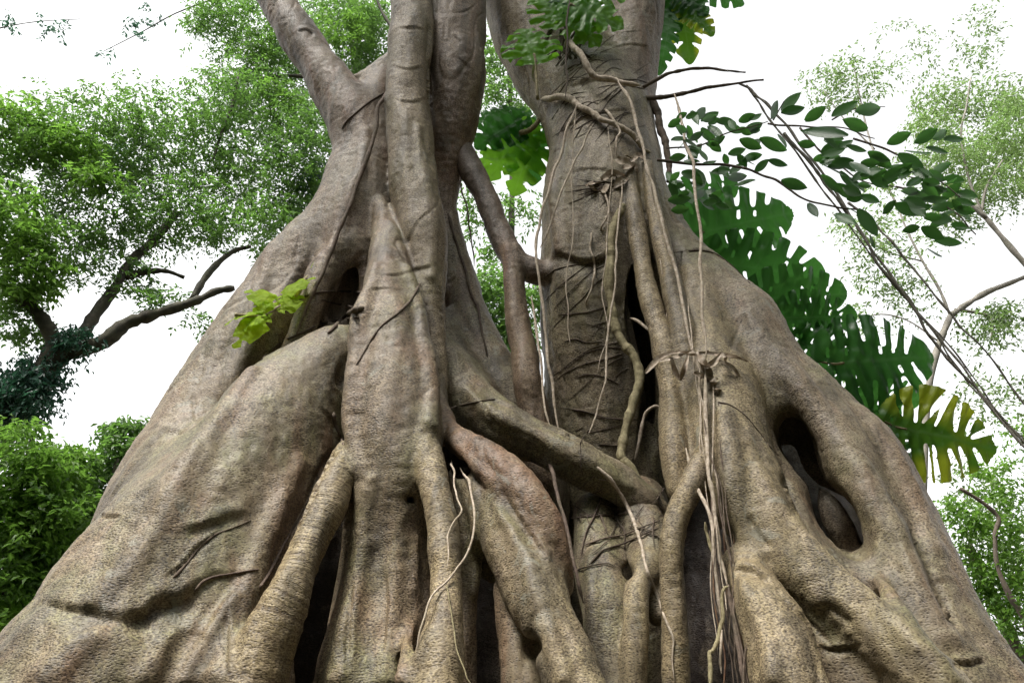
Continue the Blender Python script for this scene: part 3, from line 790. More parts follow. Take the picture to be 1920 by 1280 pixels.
HV = 'vines hanging in front of the fig trunks'
CR = 'thin roots clinging to the fig bark'
vine('straight brown vine stretched across the left trunk from the crook down to the ledge', [(724, 170), (712, 206), (690, 290), (655, 380), (622, 458), (590, 540), (556, 626)], 5.2, 'vine_brown', Y=[5.0, 4.92, 4.85, 4.8, 4.75, 4.72, 4.7], group=HV, taper=1.15)
vine('thin dark tendril looping left below the crook of the left trunk', [(722, 174), (695, 190), (668, 212), (650, 228), (640, 246)], 2.6, 'vine_brown', lift=0.012, n=3, name='clinging_root', cat='root', group=CR)
vine('dark root slanting down across the broad front buttress of the left fig', [(788, 530), (772, 560), (745, 588), (715, 612), (695, 640), (678, 668), (664, 690)], 3.6, 'vine_brown', lift=0.004, n=3, name='clinging_root', cat='root', group=CR, taper=0.7)
vine('dark root running level across the recess behind the long straight vine', [(682, 549), (640, 546), (600, 548), (572, 556), (545, 572), (530, 590)], 3.2, 'rootlet', lift=0.006, n=3, name='clinging_root', cat='root', group=CR)
vine('purplish root in the recess reaching down to the mossy buttress edge', [(684, 578), (662, 584), (640, 600), (626, 616), (612, 628)], 6.5, 'vine_brown', lift=0.015, n=3, name='clinging_root', cat='root', group=CR, taper=0.5)
vine('dark rootlet along the lower lip of the recess', [(676, 594), (640, 600), (600, 608), (566, 624), (530, 640), (505, 658), (488, 678)], 3.2, 'rootlet', lift=0.006, n=3, name='clinging_root', cat='root', group=CR)
vine('dark rootlet crossing the recess below the level one', [(664, 576), (625, 568), (596, 560)], 2.6, 'rootlet', lift=0.006, n=3, name='clinging_root', cat='root', group=CR)
vine('pale curved vine arching over the slender root left of the black gap', [(862, 876), (884, 902), (889, 945), (884, 990), (868, 1032), (838, 1078), (812, 1112), (797, 1160), (786, 1200), (780, 1240)], 3.6, 'vine', Y=[4.3, 3.98, 3.86, 3.78, 3.72, 3.66, 3.62, 3.62], group=HV)
vine('short pale vine hanging out of the dark hole under the red root', [(846, 862), (856, 884), (862, 920), (869, 952), (852, 982), (841, 1008), (838, 1062)], 3.0, 'vine', Y=[4.4, 4.1, 3.95, 3.85, 3.8, 3.76, 3.72], group=HV)
vine('thin greenish vine below the pale curved one on the slender root', [(836, 1090), (846, 1150), (858, 1200), (878, 1250), (888, 1290)], 2.2, 'vine_olive', Y=[3.72, 3.62, 3.56, 3.52], group=HV)
vine('woody root along the dark fold low on the left buttress', [(362, 1112), (380, 1090), (405, 1080), (440, 1074), (497, 1066)], 4.6, 'vine_brown', lift=0.012, n=3, name='clinging_root', cat='root', group=CR, taper=0.7)
vine('knotted root beside the big ringed root', [(482, 1108), (500, 1080), (520, 1045), (540, 1005), (562, 968), (580, 935)], 5.0, 'vine_brown', lift=0.006, n=3, name='clinging_root', cat='root', group=CR, taper=0.6)
vine('thin root scar rising over the left buttress above the dark fold', [(318, 1090), (345, 1062), (372, 1028), (400, 1004), (440, 988), (482, 970)], 3.6, 'vine_brown', lift=0.002, n=3, name='clinging_root', cat='root', group=CR, taper=0.6)
vine('short knobbly root just above the top of the ringed root', [(624, 770), (628, 795), (636, 815), (648, 842)], 5.0, 'vine_brown', lift=0.002, n=3, name='clinging_root', cat='root', group=CR, taper=1.6)
vine('dark vine running down the back root beside the front stem', [(838, 398), (850, 440), (866, 500), (888, 560), (905, 622), (916, 690)], 4.0, 'rootlet', lift=0.02, n=2, group=HV)
vine('thin vine dangling in the gap between the two trunks', [(862, 330), (872, 380), (884, 440), (889, 500)], 2.6, 'rootlet', Y=5.3, group=HV)
vine('dark root across the mossy bridge root where it leaves the left trunk', [(842, 766), (880, 756), (915, 750), (932, 748)], 2.6, 'rootlet', lift=0.004, n=3, name='clinging_root', cat='root', group=CR)
vine('pale vine hanging down the left edge of the right trunk to the bridge root', [(1082, 196), (1056, 270), (1034, 340), (1014, 410), (1006, 450), (1010, 520), (1020, 610), (1034, 715), (1048, 812)], 3.8, 'vine', Y=[5.0, 4.9, 4.85, 4.8, 4.75], group=HV, taper=1.15)
vine('second pale vine beside it on the left edge of the right trunk', [(1108, 238), (1078, 300), (1050, 365), (1028, 425), (1012, 466)], 3.2, 'vine', Y=[5.0, 4.92, 4.9], group=HV)
vine('pale vine left of the long one, from the aerial root to the bridge root', [(996, 556), (1004, 632), (1014, 690), (1022, 750), (1032, 802)], 3.8, 'vine', Y=[5.0, 4.85, 4.75], group=HV)
vine('thick vine below the bridge root falling into the dark cleft', [(1028, 852), (1036, 890), (1048, 945), (1062, 1005), (1072, 1050), (1082, 1090), (1094, 1130)], 6.2, 'vine_brown', Y=[4.85, 4.55, 4.4, 4.3, 4.3], group=HV)
vine('gnarled pale root stretched from the leaf tuft down to the trunk band', [(1058, 62), (1075, 88), (1092, 112), (1112, 140), (1150, 150), (1200, 160)], 6.5, 'vine', Y=[5.2, 5.1, 5.05, 5.05, 5.0], name='aerial_root', cat='root', taper=0.8)
vine('long pale vine falling over the right trunk to the upper dry leaf knot', [(1156, 146), (1178, 195), (1202, 262), (1218, 325), (1238, 405), (1262, 500), (1284, 590), (1300, 658), (1318, 712)], 4.6, 'vine', Y=[5.0, 4.85, 4.7, 4.55, 4.45], group=HV, taper=1.0)
vine('pale vine hanging free of the right flank, outermost of the long ones', [(1264, 176), (1278, 228), (1290, 285), (1304, 360), (1314, 450), (1320, 560), (1324, 672)], 4.4, 'vine', Y=[5.3, 4.8, 4.55, 4.42, 4.35], group=HV, taper=1.0)
vine('wavy olive vine thick as a wrist beside the dark hollow of the right trunk', [(1170, 388), (1152, 425), (1143, 468), (1145, 530), (1151, 590), (1165, 640), (1184, 668), (1196, 704), (1190, 742), (1176, 782), (1168, 828), (1166, 850), (1186, 872), (1206, 902), (1228, 930)], 9.5, 'vine_olive', Y=[5.0, 4.95, 4.92, 4.9, 4.85, 4.8], name='climbing_vine', cat='vine', taper=0.9)
vine('thin pale vine in front of the wavy olive one', [(1166, 338), (1163, 400), (1157, 460), (1153, 530), (1145, 610), (1136, 690), (1126, 740), (1113, 785), (1104, 812)], 3.4, 'vine', Y=[4.95, 4.85, 4.8, 4.75], group=HV)
vine('short pale vine hanging on the right trunk left of the thin one', [(1112, 430), (1106, 466), (1113, 496), (1112, 540), (1100, 582)], 3.0, 'vine', lift=0.025, n=2, group=HV)
vine('stubby vine below the upper dry leaf tuft', [(1134, 362), (1137, 395), (1132, 420), (1126, 440)], 3.2, 'vine', lift=0.03, n=2, group=HV)
vine('pale branching root slung across the upper right trunk', [(1022, 190), (1050, 186), (1074, 194), (1096, 212), (1130, 232), (1160, 246), (1188, 264), (1212, 292)], 6.5, 'vine', lift=0.05, n=2, name='aerial_root', cat='root', taper=0.8)
vine('pale tendril forking from the slung root towards the upper dry leaf tuft', [(1134, 216), (1150, 240), (1155, 270), (1156, 306)], 4.0, 'vine', lift=0.06, n=2, group=HV)
vine('pale tendril beside the gnarled root on the upper right trunk', [(1000, 112), (1004, 150), (1008, 185)], 3.6, 'vine', Y=5.1, group=HV)
vine('dark cord hanging straight down from the leaf tuft', [(1068, 0), (1064, 70), (1061, 130), (1060, 182)], 3.0, 'rootlet', Y=4.9, group=HV)
vine('bare dark twig jutting right from the trunk band, upper of two', [(1206, 164), (1240, 148), (1285, 136), (1330, 129), (1362, 134), (1398, 136)], 4.0, 'twig', Y=[5.4, 5.3, 5.2, 5.1], name='bare_twig', cat='twig', taper=0.4)
vine('bare dark twig jutting right from the trunk band, thicker lower one', [(1208, 184), (1250, 182), (1290, 175), (1335, 164), (1380, 157), (1432, 150)], 5.0, 'twig', Y=[5.4, 5.3, 5.2, 5.1], name='bare_twig', cat='twig', taper=0.4)
vine('purplish woody vine running up the right edge of the upper trunk', [(1222, 190), (1236, 215), (1242, 260), (1250, 300), (1254, 340)], 7, 'vine_brown', Y=[5.5, 5.45, 5.4], name='climbing_vine', cat='vine')
vine('thin creeper stem arching over the slope of the right buttress', [(1262, 474), (1310, 470), (1345, 478), (1385, 510), (1412, 538)], 2.2, 'rootlet', lift=0.004, n=3, name='clinging_root', cat='root', group=CR)
vine('thin dark root curving over the lower right buttress face', [(1338, 752), (1370, 760), (1398, 780), (1420, 806), (1446, 840), (1466, 860)], 2.0, 'rootlet', lift=0.003, n=3, name='clinging_root', cat='root', group=CR)
SB = 'stems bundled in front of the black slit'
vine('ringed pale stem in the bundle before the black slit', [(1322, 690), (1326, 770), (1330, 850), (1334, 900), (1342, 960), (1352, 1020), (1364, 1098)], 5.2, 'vine', Y=[4.35, 4.25, 4.15, 4.1, 4.05], group=SB, taper=1.1, wob=0.3)
vine('second pale stem of the bundle, joined to the ringed one above', [(1312, 690), (1318, 770), (1326, 850), (1336, 890), (1350, 950), (1362, 1030), (1374, 1115)], 4.2, 'vine', Y=[4.4, 4.3, 4.2, 4.15, 4.1], group=SB)
vine('brown stem leftmost in the bundle at its top', [(1286, 840), (1300, 885), (1313, 925), (1330, 982), (1340, 1038), (1344, 1105), (1352, 1165)], 5.6, 'vine', Y=[4.4, 4.25, 4.15, 4.1, 4.05], group=SB)
vine('jointed stem with a sharp elbow near the foot of the bundle', [(1366, 1098), (1358, 1112), (1357, 1160), (1348, 1195), (1337, 1222), (1330, 1230), (1331, 1262), (1332, 1300)], 5.0, 'vine_olive', Y=[4.05, 4.0, 3.95, 3.9], group=SB, taper=1.2)
vine('short broken stem hanging in the black slit', [(1322, 978), (1330, 1005), (1338, 1042)], 4.6, 'vine_olive', Y=4.12, group=SB)
vine('pale stub pointing down at the foot of the bundle', [(1354, 1180), (1354, 1220), (1353, 1262)], 4.2, 'vine', Y=4.0, group=SB, taper=0.9)
vine('thick brown stem running to the bottom of the bundle', [(1366, 1095), (1376, 1150), (1384, 1195), (1392, 1245), (1398, 1300)], 6.0, 'vine_brown', Y=[4.05, 4.0, 3.95], group=SB, taper=1.2)
vine('thin stem crossing the bundle from the pale lower root', [(1410, 1140), (1402, 1180), (1396, 1230), (1393, 1300)], 3.6, 'vine_brown', Y=[4.0, 3.95, 3.9], group=SB)
vine('thin straight stem right of the jointed one', [(1374, 1112), (1384, 1160), (1394, 1220), (1404, 1300)], 3.4, 'vine_brown', Y=[4.05, 3.98, 3.92], group=SB)
vine('slack brown stem behind the jointed one', [(1350, 1090), (1362, 1150), (1376, 1210), (1386, 1300)], 4.0, 'vine_brown', Y=[4.15, 4.1, 4.05], group=SB)
vine('thin purplish stem close to the pale buttress edge', [(1346, 900), (1360, 985), (1372, 1060), (1380, 1110)], 3.0, 'vine_brown', Y=[4.15, 4.1, 4.05], group=SB)
vine('scaly grey root snaking down the low wall between the trunks', [(1112, 868), (1142, 896), (1166, 928), (1190, 980), (1205, 1030), (1214, 1075), (1238, 1132), (1252, 1168), (1263, 1200), (1261, 1240), (1268, 1300)], 5.0, 'vine', lift=0.02, n=2, name='clinging_root', cat='root', group=CR, taper=1.1, wob=0.35)
vine('grey root end beside the scaly one at the bottom', [(1251, 1204), (1254, 1250), (1254, 1300)], 4.2, 'vine', Y=4.3, name='clinging_root', cat='root', group=CR)
vine('pale root twig forking in the dark hollow of the right trunk', [(1190, 862), (1198, 815), (1206, 780), (1222, 768), (1242, 766)], 3.4, 'vine', Y=[4.95, 4.9, 4.85], name='aerial_root', cat='root')
vine('dry root spur poking out of the dark hollow', [(1182, 596), (1205, 612), (1228, 632), (1248, 652)], 3.0, 'vine', Y=[5.0, 4.85, 4.75], name='aerial_root', cat='root')
vine('thin dark strand level across the foot of the right trunk wall', [(1060, 766), (1100, 772), (1140, 784), (1190, 786), (1240, 786)], 2.4, 'rootlet', lift=0.02, n=2, name='clinging_root', cat='root', group=CR)
_r = random.Random(11)
for _i in range(5):
    _x = 1312 + _i * 8
    vine(['hair-thin root strand in the bundle before the black slit', 'fine brown strand trailing beside the bundle of stems'][_i % 2], [(_x, 705 + _r.uniform(0, 60)), (_x + 6 + _r.uniform(-9, 9), 830), (_x + 14 + _r.uniform(-14, 14), 960), (_x + 24 + _r.uniform(-18, 18), 1090), (_x + 34 + _r.uniform(-14, 14), 1200 + _r.uniform(-60, 90))], _r.uniform(1.6, 2.6), 'vine_brown' if _i % 3 else 'vine', Y=[4.36, 4.22, 4.12, 4.05, 4.0], group=['hair strands in the stem bundle', 'fine strands beside the stem bundle'][_i % 2], seed=_i + 60)
for _i, (lab, pp_, y_) in enumerate([
        ('hair-fine pale root dropping from the slung root past the paired pale roots', [(1140, 240), (1146, 330), (1140, 430), (1130, 520), (1136, 610), (1120, 700)], [5.0, 4.9, 4.85]),
        ('hair-fine pale root left of the short pale vine on the right trunk', [(1080, 200), (1072, 300), (1076, 420), (1062, 540), (1070, 650)], [5.05, 4.98, 4.95]),
        ('hair-fine pale root hanging along the second paired root', [(1214, 300), (1226, 400), (1238, 500), (1252, 610), (1262, 720)], [5.0, 4.8, 4.6]),
        ('hair-fine pale root crossing the right buttress from the dry leaf tuft to the bundle', [(1290, 560), (1296, 650), (1312, 760), (1318, 860), (1330, 960)], [4.6, 4.4, 4.2])]):
    vine(lab, pp_, 1.8, 'vine', Y=y_, group=HV, seed=80 + _i)
for _i, pp_ in enumerate([[(1166, 650), (1150, 700), (1110, 745), (1080, 790), (1066, 830)], [(1150, 540), (1120, 552), (1080, 556), (1040, 548), (1016, 536)], [(1160, 610), (1120, 640), (1090, 690), (1068, 735), (1048, 760)], [(1158, 740), (1120, 748), (1080, 740), (1046, 728)], [(1165, 820), (1130, 800), (1098, 770), (1060, 752)]]):
    pass
for _i in range(7):
    _x = 1330 + _i * 9
    vine('thin reddish-brown root trailing to the bottom behind the stem bundle', [(_x, 1020 + _r.uniform(-60, 60)), (_x + 10 + _r.uniform(-8, 8), 1110), (_x + 22 + _r.uniform(-14, 14), 1200), (_x + 34 + _r.uniform(-20, 20), 1300)], _r.uniform(1.8, 3.2), 'root_red' if _i % 2 else 'vine_brown', Y=[4.25, 4.15, 4.1], group='reddish roots behind the stem bundle', seed=_i + 90)
# web of dark rootlets gripping the right trunk: one climber, each root a part
web = empty('climbing_root', at(1150, 640, 5.0)[0])
tag(web, 'web of dark rootlets gripping the shaded wall of the right trunk', 'root')
wl = [[(1166, 640), (1140, 646), (1112, 652), (1080, 672), (1044, 700)], [(1168, 652), (1134, 652), (1100, 662), (1070, 684), (1038, 704)],
      [(1167, 662), (1140, 672), (1098, 682), (1062, 698), (1042, 714)], [(1168, 668), (1140, 684), (1108, 712), (1080, 738), (1050, 764)],
      [(1048, 590), (1080, 588), (1108, 584), (1140, 574)], [(1140, 478), (1104, 496), (1068, 522), (1040, 546), (1016, 572)],
      [(1144, 494), (1110, 510), (1076, 540), (1050, 566), (1022, 600)], [(1142, 512), (1112, 536), (1092, 560), (1060, 590), (1030, 622)],
      [(1148, 560), (1128, 590), (1120, 620), (1098, 640)], [(1150, 600), (1126, 606), (1106, 614)], [(1150, 620), (1120, 612), (1092, 604)],
      [(1050, 764), (1080, 768), (1116, 776)], [(1058, 818), (1080, 808), (1094, 800)], [(1160, 720), (1130, 706), (1100, 702), (1082, 708)],
      [(1178, 690), (1160, 700), (1150, 712)], [(1100, 812), (1130, 806), (1166, 796)], [(1092, 830), (1140, 834), (1168, 836)], [(1110, 800), (1090, 826), (1088, 850)],
      [(1060, 640), (1080, 636), (1100, 642), (1130, 640)], [(1064, 470), (1080, 490), (1100, 488), (1140, 470)], [(1022, 520), (1044, 505), (1082, 497), (1120, 494)]]
for i in range(0):
    x, y = random.uniform(1040, 1160), random.uniform(500, 850)
    a = random.uniform(2.5, 3.6); l = random.uniform(40, 110)
    wl.append([(x, y), (x + math.cos(a) * l * .5, y - math.sin(a) * l * .5 + random.uniform(-6, 6)), (x + math.cos(a) * l, y - math.sin(a) * l * .8 + 8)])
for i, w_ in enumerate(wl):
    stem('rootlet', path(dense(w_, 3), 0.003), random.uniform(0.8, 1.7) if i < 21 else random.uniform(0.7, 1.2), 'rootlet', web, 0.4, sides=5, seed=i)
band = empty('climbing_root', at(1120, 190, 5.2)[0])
tag(band, 'fan of dark rootlets wrapped round the fork of the right trunk', 'root')
bl = [[(1218, 158), (1196, 150), (1170, 150), (1146, 152)], [(1212, 168), (1180, 162), (1150, 160), (1120, 165)]]
for i in range(44):
    x, y = random.uniform(1030, 1160), random.uniform(95, 270)
    a = random.uniform(0.15, 0.9); l = random.uniform(40, 120); b_ = random.uniform(4, 16)
    bl.append([(x, y + 12), (x + math.cos(a) * l * .5, y + 12 - math.sin(a) * l * .5 - b_), (x + math.cos(a) * l, y + 12 - math.sin(a) * l * .9)])
for i in range(20):
    x, y = random.uniform(1085, 1170), random.uniform(330, 400)
    bl.append([(1150 + random.uniform(-25, 25), 345), ((1150 + x) / 2 - 12, (345 + y) / 2), (x - 30, y)])
for i, w_ in enumerate(bl):
    if cling(w_[0][0], w_[0][1]) is None or cling(w_[-1][0], w_[-1][1]) is None: continue
    stem('rootlet', path(dense(w_, 3), 0.002), random.uniform(0.6, 1.5), 'rootlet', band, 0.4, sides=5, seed=i)
low = empty('climbing_root', at(1150, 980, 4.8)[0])
tag(low, 'tangle of dark rootlets on the low wall under the bridge root', 'root')
ll = [[(1130, 920), (1118, 960), (1100, 1000), (1092, 1040)], [(1146, 944), (1160, 976), (1174, 1000), (1172, 1050)], [(1058, 972), (1100, 970), (1150, 966), (1190, 958)],
      [(1096, 1024), (1130, 1012), (1180, 1000), (1240, 975)], [(1106, 1060), (1130, 1034), (1180, 1016), (1236, 990)], [(1070, 1076), (1100, 1064), (1140, 1058), (1154, 1066)],
      [(1122, 960), (1130, 980), (1138, 1002)], [(1240, 1010), (1222, 1004), (1205, 998)]]
for i in range(22):
    x, y = random.uniform(1050, 1230), random.uniform(890, 1040); a = random.uniform(0, 6.28); l = random.uniform(25, 60)
    ll.append([(x, y), (x + math.cos(a) * l * .5 + random.uniform(-6, 6), y + math.sin(a) * l * .5), (x + math.cos(a) * l, y + math.sin(a) * l)])
for i, w_ in enumerate(ll):
    stem('rootlet', path(dense(w_, 3), 0.01), random.uniform(1.8, 2.8) if i < 8 else random.uniform(0.9, 1.6), 'rootlet' if i % 3 else 'vine_brown', low, 0.5, sides=5, seed=i)

# ------------------------------------------------------------------ dry leaf tufts caught on the trunk
def ribbon(P, wid, nrm, curl=0.3):
    """A curled dry strip along points P."""
    P = spline(P, 4); n = len(P)
    T = np.gradient(P, axis=0); T /= np.linalg.norm(T, axis=1, keepdims=True) + 1e-9
    V = []; F = []
    for i in range(n):
        u = i / (n - 1)
        w_ = wid * (math.sin(math.pi * min(1, 0.15 + u * 0.85)) * 0.9 + 0.1)
        s = np.cross(T[i], nrm + 0.4 * math.sin(3 * u) * T[i][::-1]); s /= np.linalg.norm(s) + 1e-9
        m = np.cross(s, T[i])
        for q in (-1, -0.5, 0, 0.5, 1):
            V.append(P[i] + s * w_ * q + m * wid * curl * (q * q + 0.3 * math.sin(9 * u + 3 * q)))
    for i in range(n - 1):
        for j in range(4):
            F.append((i * 5 + j, i * 5 + j + 1, i * 5 + j + 6, i * 5 + j + 5))
    return np.array(V), np.array(F)


def tuft(label, cx, cy, Y, strips):
    e = empty('dry_leaf_tuft', at(cx, cy, Y)[0])
    tag(e, label, 'dry leaves')
    for pp, wpx in strips:
        P = np.array([at(x, y, Y + random.uniform(-.06, .06))[0] for x, y in pp])
        d = (P[0] - EYE) @ np.array([0, CS, SN])
        V, F = ribbon(P, wpx * d / FPX, np.array([random.uniform(-.5, .5), -1, random.uniform(-.3, .8)]), random.uniform(.3, .9))
        link('dry_leaf', np_mesh('dry_leaf', V, F, [M['dead']]), e)


tuft('pale tuft of curled dry leaves hung where the long vines meet on the right buttress', 1310, 680, 4.38, [
    ([(1210, 700), (1232, 676), (1258, 664), (1290, 660)], 6), ([(1236, 678), (1275, 668), (1300, 655)], 5), ([(1258, 672), (1268, 700), (1278, 714)], 5),
    ([(1278, 714), (1284, 690), (1292, 664)], 5), ([(1310, 662), (1345, 666), (1380, 672), (1400, 678)], 5), ([(1316, 692), (1335, 684), (1352, 662)], 7),
    ([(1312, 676), (1326, 700), (1336, 722)], 9), ([(1320, 704), (1336, 715), (1334, 728)], 8), ([(1345, 676), (1372, 690), (1398, 728)], 5),
    ([(1304, 660), (1316, 682), (1330, 690)], 8), ([(1300, 700), (1320, 708), (1345, 712)], 6), ([(1270, 660), (1300, 666), (1330, 660)], 7), ([(1330, 728), (1345, 732), (1352, 730)], 5), ([(1340, 664), (1362, 670), (1360, 682)], 6)])
tuft('dark ragged tuft of dry leaves at the top of the paired pale roots', 1155, 330, 5.0, [
    ([(1100, 350), (1120, 344), (1148, 352)], 8), ([(1128, 340), (1148, 330), (1172, 332)], 9), ([(1150, 352), (1165, 340), (1180, 328)], 8),
    ([(1156, 298), (1172, 306), (1190, 312)], 9), ([(1182, 306), (1196, 292), (1206, 300)], 6), ([(1140, 345), (1132, 362), (1122, 358)], 8), ([(1168, 318), (1186, 312), (1196, 322)], 8),
    ([(1104, 344), (1112, 356), (1126, 362)], 7), ([(1150, 325), (1160, 342), (1172, 346)], 10), ([(1172, 292), (1184, 300), (1184, 316)], 6)])

# ------------------------------------------------------------------ leaves
M['monstera'] = leaf_material('split_leaf', (0.014, 0.055, 0.018), (0.045, 0.13, 0.03), (0.08, 0.28, 0.045), 0.5, 0.35, veins=True)
M['monstera_yellow'] = leaf_material('yellowing_leaf', (0.03, 0.09, 0.02), (0.05, 0.13, 0.02), (0.12, 0.30, 0.02), 0.5, 0.4, veins=True, edge=(0.28, 0.33, 0.02))
M['lime'] = leaf_material('lime_leaf', (0.24, 0.40, 0.008), (0.36, 0.52, 0.012), (0.52, 0.76, 0.012), 0.6, 0.75, veins=True)
M['fresh'] = leaf_material('fresh_leaf', (0.05, 0.17, 0.015), (0.11, 0.28, 0.02), (0.26, 0.60, 0.04), 0.6, 0.38, veins=True)
M['oblong'] = leaf_material('oblong_leaf', (0.02, 0.055, 0.022), (0.05, 0.11, 0.035), (0.08, 0.24, 0.04), 0.40, 0.4)
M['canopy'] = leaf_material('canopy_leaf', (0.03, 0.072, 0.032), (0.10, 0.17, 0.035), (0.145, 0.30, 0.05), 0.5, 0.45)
M['canopy_bright'] = leaf_material('sunlit_bright_leaf', (0.04, 0.10, 0.015), (0.13, 0.25, 0.02), (0.16, 0.32, 0.045), 0.55, 0.45)  # sunlit patches of the left crown put into the colour; elsewhere naturally bright foliage
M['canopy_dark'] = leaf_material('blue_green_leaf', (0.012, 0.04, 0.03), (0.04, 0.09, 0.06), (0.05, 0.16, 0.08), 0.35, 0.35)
M['canopy_pale'] = leaf_material('glare_pale_leaf', (0.09, 0.125, 0.06), (0.19, 0.25, 0.09), (0.19, 0.32, 0.09), 0.5, 0.5)  # sky glare over distant foliage put into a paler leaf colour
M['shading_foliage'] = leaf_material('shading_leaf', (0.02, 0.045, 0.015), (0.05, 0.09, 0.02), (0.05, 0.12, 0.02), 0.3, 0.6)


def split_leaf(base, tip, width, normal, lobes=8, depth=0.62, holes=True, droop=0.12, sweep=0.55, cup=0.10, seed=0):
    """A broad blade cut by slots from the margin and by holes beside the midrib: a flat outline is meshed, then bent."""
    r = np.random.default_rng(seed + 100)
    base, tip = np.array(base), np.array(tip)
    ax = tip - base; Ln = np.linalg.norm(ax); ax /= Ln
    nr = np.array(normal, float); nr -= ax * (nr @ ax); nr /= np.linalg.norm(nr)
    sd = np.cross(nr, ax)
    W = width / Ln                                              # everything below in units of the leaf's length
    NU, NY = 104, 76
    u, y = np.meshgrid(np.linspace(-0.24, 1.04, NU), np.linspace(-1.12 * W, 1.12 * W, NY), indexing='ij')
    skew = 0.05 * r.normal()

    def half(q):
        t = np.clip((q + 0.20) / 1.20, 0.0, 1.0)
        return W * np.sin(np.pi * t ** 0.78) ** 0.62

    slots = []
    for side in (-1, 1):
        n = lobes - 1 if lobes > 4 else lobes
        us = np.linspace(0.02, 0.80, n) + r.normal(size=n) * 0.018
        pitch = 0.80 / n
        for q, uc in enumerate(us):
            al = math.radians(-12 + 66 * sweep * 1.3 * uc + 8 * r.normal())
            d = np.array([math.sin(al), side * math.cos(al)])
            hw = float(half(uc))
            s0 = max(0.2, 1 - depth * r.uniform(0.62, 1.05))
            slots.append((np.array([uc - 0.10 * math.sin(al), side * hw * s0]), d, hw * 1.6, pitch * (0.14 if holes else 0.09), pitch * ((0.40 if depth > 0.7 else 0.34) if holes else 0.36)))
            if holes and r.random() < 0.75 and s0 > 0.30:
                slots.append((np.array([uc - 0.05, side * hw * r.uniform(0.13, 0.22)]), d, hw * r.uniform(0.10, 0.18), pitch * 0.12, pitch * 0.10))

    def f(u, y):
        yy = y - skew * u * (1 - u)
        g = (np.abs(yy) - half(u)) * 0.8
        g = np.maximum(g, -(u + 0.19)); g = np.maximum(g, u - 1.0)
        g = np.maximum(g, 0.05 - np.hypot(u + 0.09, yy * 1.6) if True else g)          # notch at the stalk
        for p, d, l, r0, r1 in slots:
            qx, qy = u - p[0], yy - p[1]
            t = np.clip((qx * d[0] + qy * d[1]) / l, 0, 1)
            bend = 0.10 * t * t * l
            ds = np.hypot(qx - t * l * d[0] - bend, qy - t * l * d[1]) - (r0 + (r1 - r0) * t ** 0.6)
            k = 0.018
            h = np.maximum(k - np.abs(g + ds), 0) / k
            g = np.maximum(g, -ds) + h * h * k * 0.25
        return g

    G = f(u, y)
    hs = (1.28 / NU + 2.24 * W / NY) / 2
    e = 1e-4
    gu, gy = (f(u + e, y) - f(u - e, y)) / (2 * e), (f(u, y + e) - f(u, y - e)) / (2 * e)
    gl = np.maximum(np.hypot(gu, gy), 0.35)
    near = np.abs(G) < 0.75 * hs
    u2 = np.where(near, u - G * gu / gl ** 2, u); y2 = np.where(near, y - G * gy / gl ** 2, y)
    inside = G < 0.70 * hs
    cell = inside[:-1, :-1] & inside[1:, :-1] & inside[1:, 1:] & inside[:-1, 1:]
    I, J = np.nonzero(cell)
    idx = np.arange(NU * NY).reshape(NU, NY)
    F = np.stack([idx[I, J], idx[I + 1, J], idx[I + 1, J + 1], idx[I, J + 1]], 1)
    used, inv = np.unique(F, return_inverse=True)
    F = inv.reshape(F.shape)
    U, Y = u2.ravel()[used], y2.ravel()[used]
    n = lobes - 1 if lobes > 4 else lobes
    a = np.abs(Y) / W
    ph = (U - 0.02 - 0.45 * sweep * np.abs(Y)) / (0.80 / n)
    pl = np.cos(2 * np.pi * ph)
    nz = vnoise(np.stack([U * 3 + seed, Y * 3, U * 0], 1), 1.6, 50 + seed % 7)
    nz2 = vnoise(np.stack([U * 3 + seed, Y * 3, U * 0], 1), 4.5, 60 + seed % 7)
    Z = -droop * np.clip(U - 0.15, 0, 2) ** 2 * 1.5 - (0.16 + 0.10 * r.random()) * W * a * a + cup * W * np.abs(Y) / W - 0.035 * W * pl * np.clip(a * 2, 0, 1) + 0.10 * W * nz * (0.3 + a) + 0.03 * W * nz2
    V = base + Ln * (U[:, None] * ax + Y[:, None] * sd + Z[:, None] * nr)
    rib = np.exp(-(Y / (0.035 * W)) ** 2)
    side_v = np.exp(-((np.abs(ph - np.round(ph - 0.5) - 0.5)) / 0.06) ** 2) * np.clip(1.1 - a, 0, 1)
    var = np.clip(0.45 + 0.35 * nz + 0.25 * (r.random() - 0.5) + 0.25 * nz2, 0, 1)
    return V, F, {'var': var, 'edge': np.clip(a + 0.25 * nz + 0.15 * (U - 0.5), 0, 1.2), 'vein': np.clip(np.maximum(rib, 0.7 * side_v), 0, 1)}


def px_leaf(parent, b, t, Y, wpx, mat, tilt=(0, -1, -0.25), name='leaf', Yt=None, stalk=None, **kw):
    B, tb = at(b[0], b[1], Y); Tp, tt = at(t[0], t[1], Yt or Y)
    V, F, A = split_leaf(B, Tp, wpx * tb / FPX, tilt, **kw)
    o = link(name, np_mesh(name, V, F, [M[mat]], A), parent)
    rib = np.array([B + (Tp - B) * u for u in np.linspace(0, 0.95, 6)])
    nr = np.array(tilt, float); nr /= np.linalg.norm(nr)
    if stalk is not None:
        P0 = at(stalk[0], stalk[1], stalk[2])[0]
        mid = (P0 + B) / 2 + np.array([0, 0, 0.05])
        stem('stalk', np.array([P0, mid, B, B + (Tp - B) * 0.1]), 3.2, 'vine_olive', parent, 0.7, sides=6)
    return o


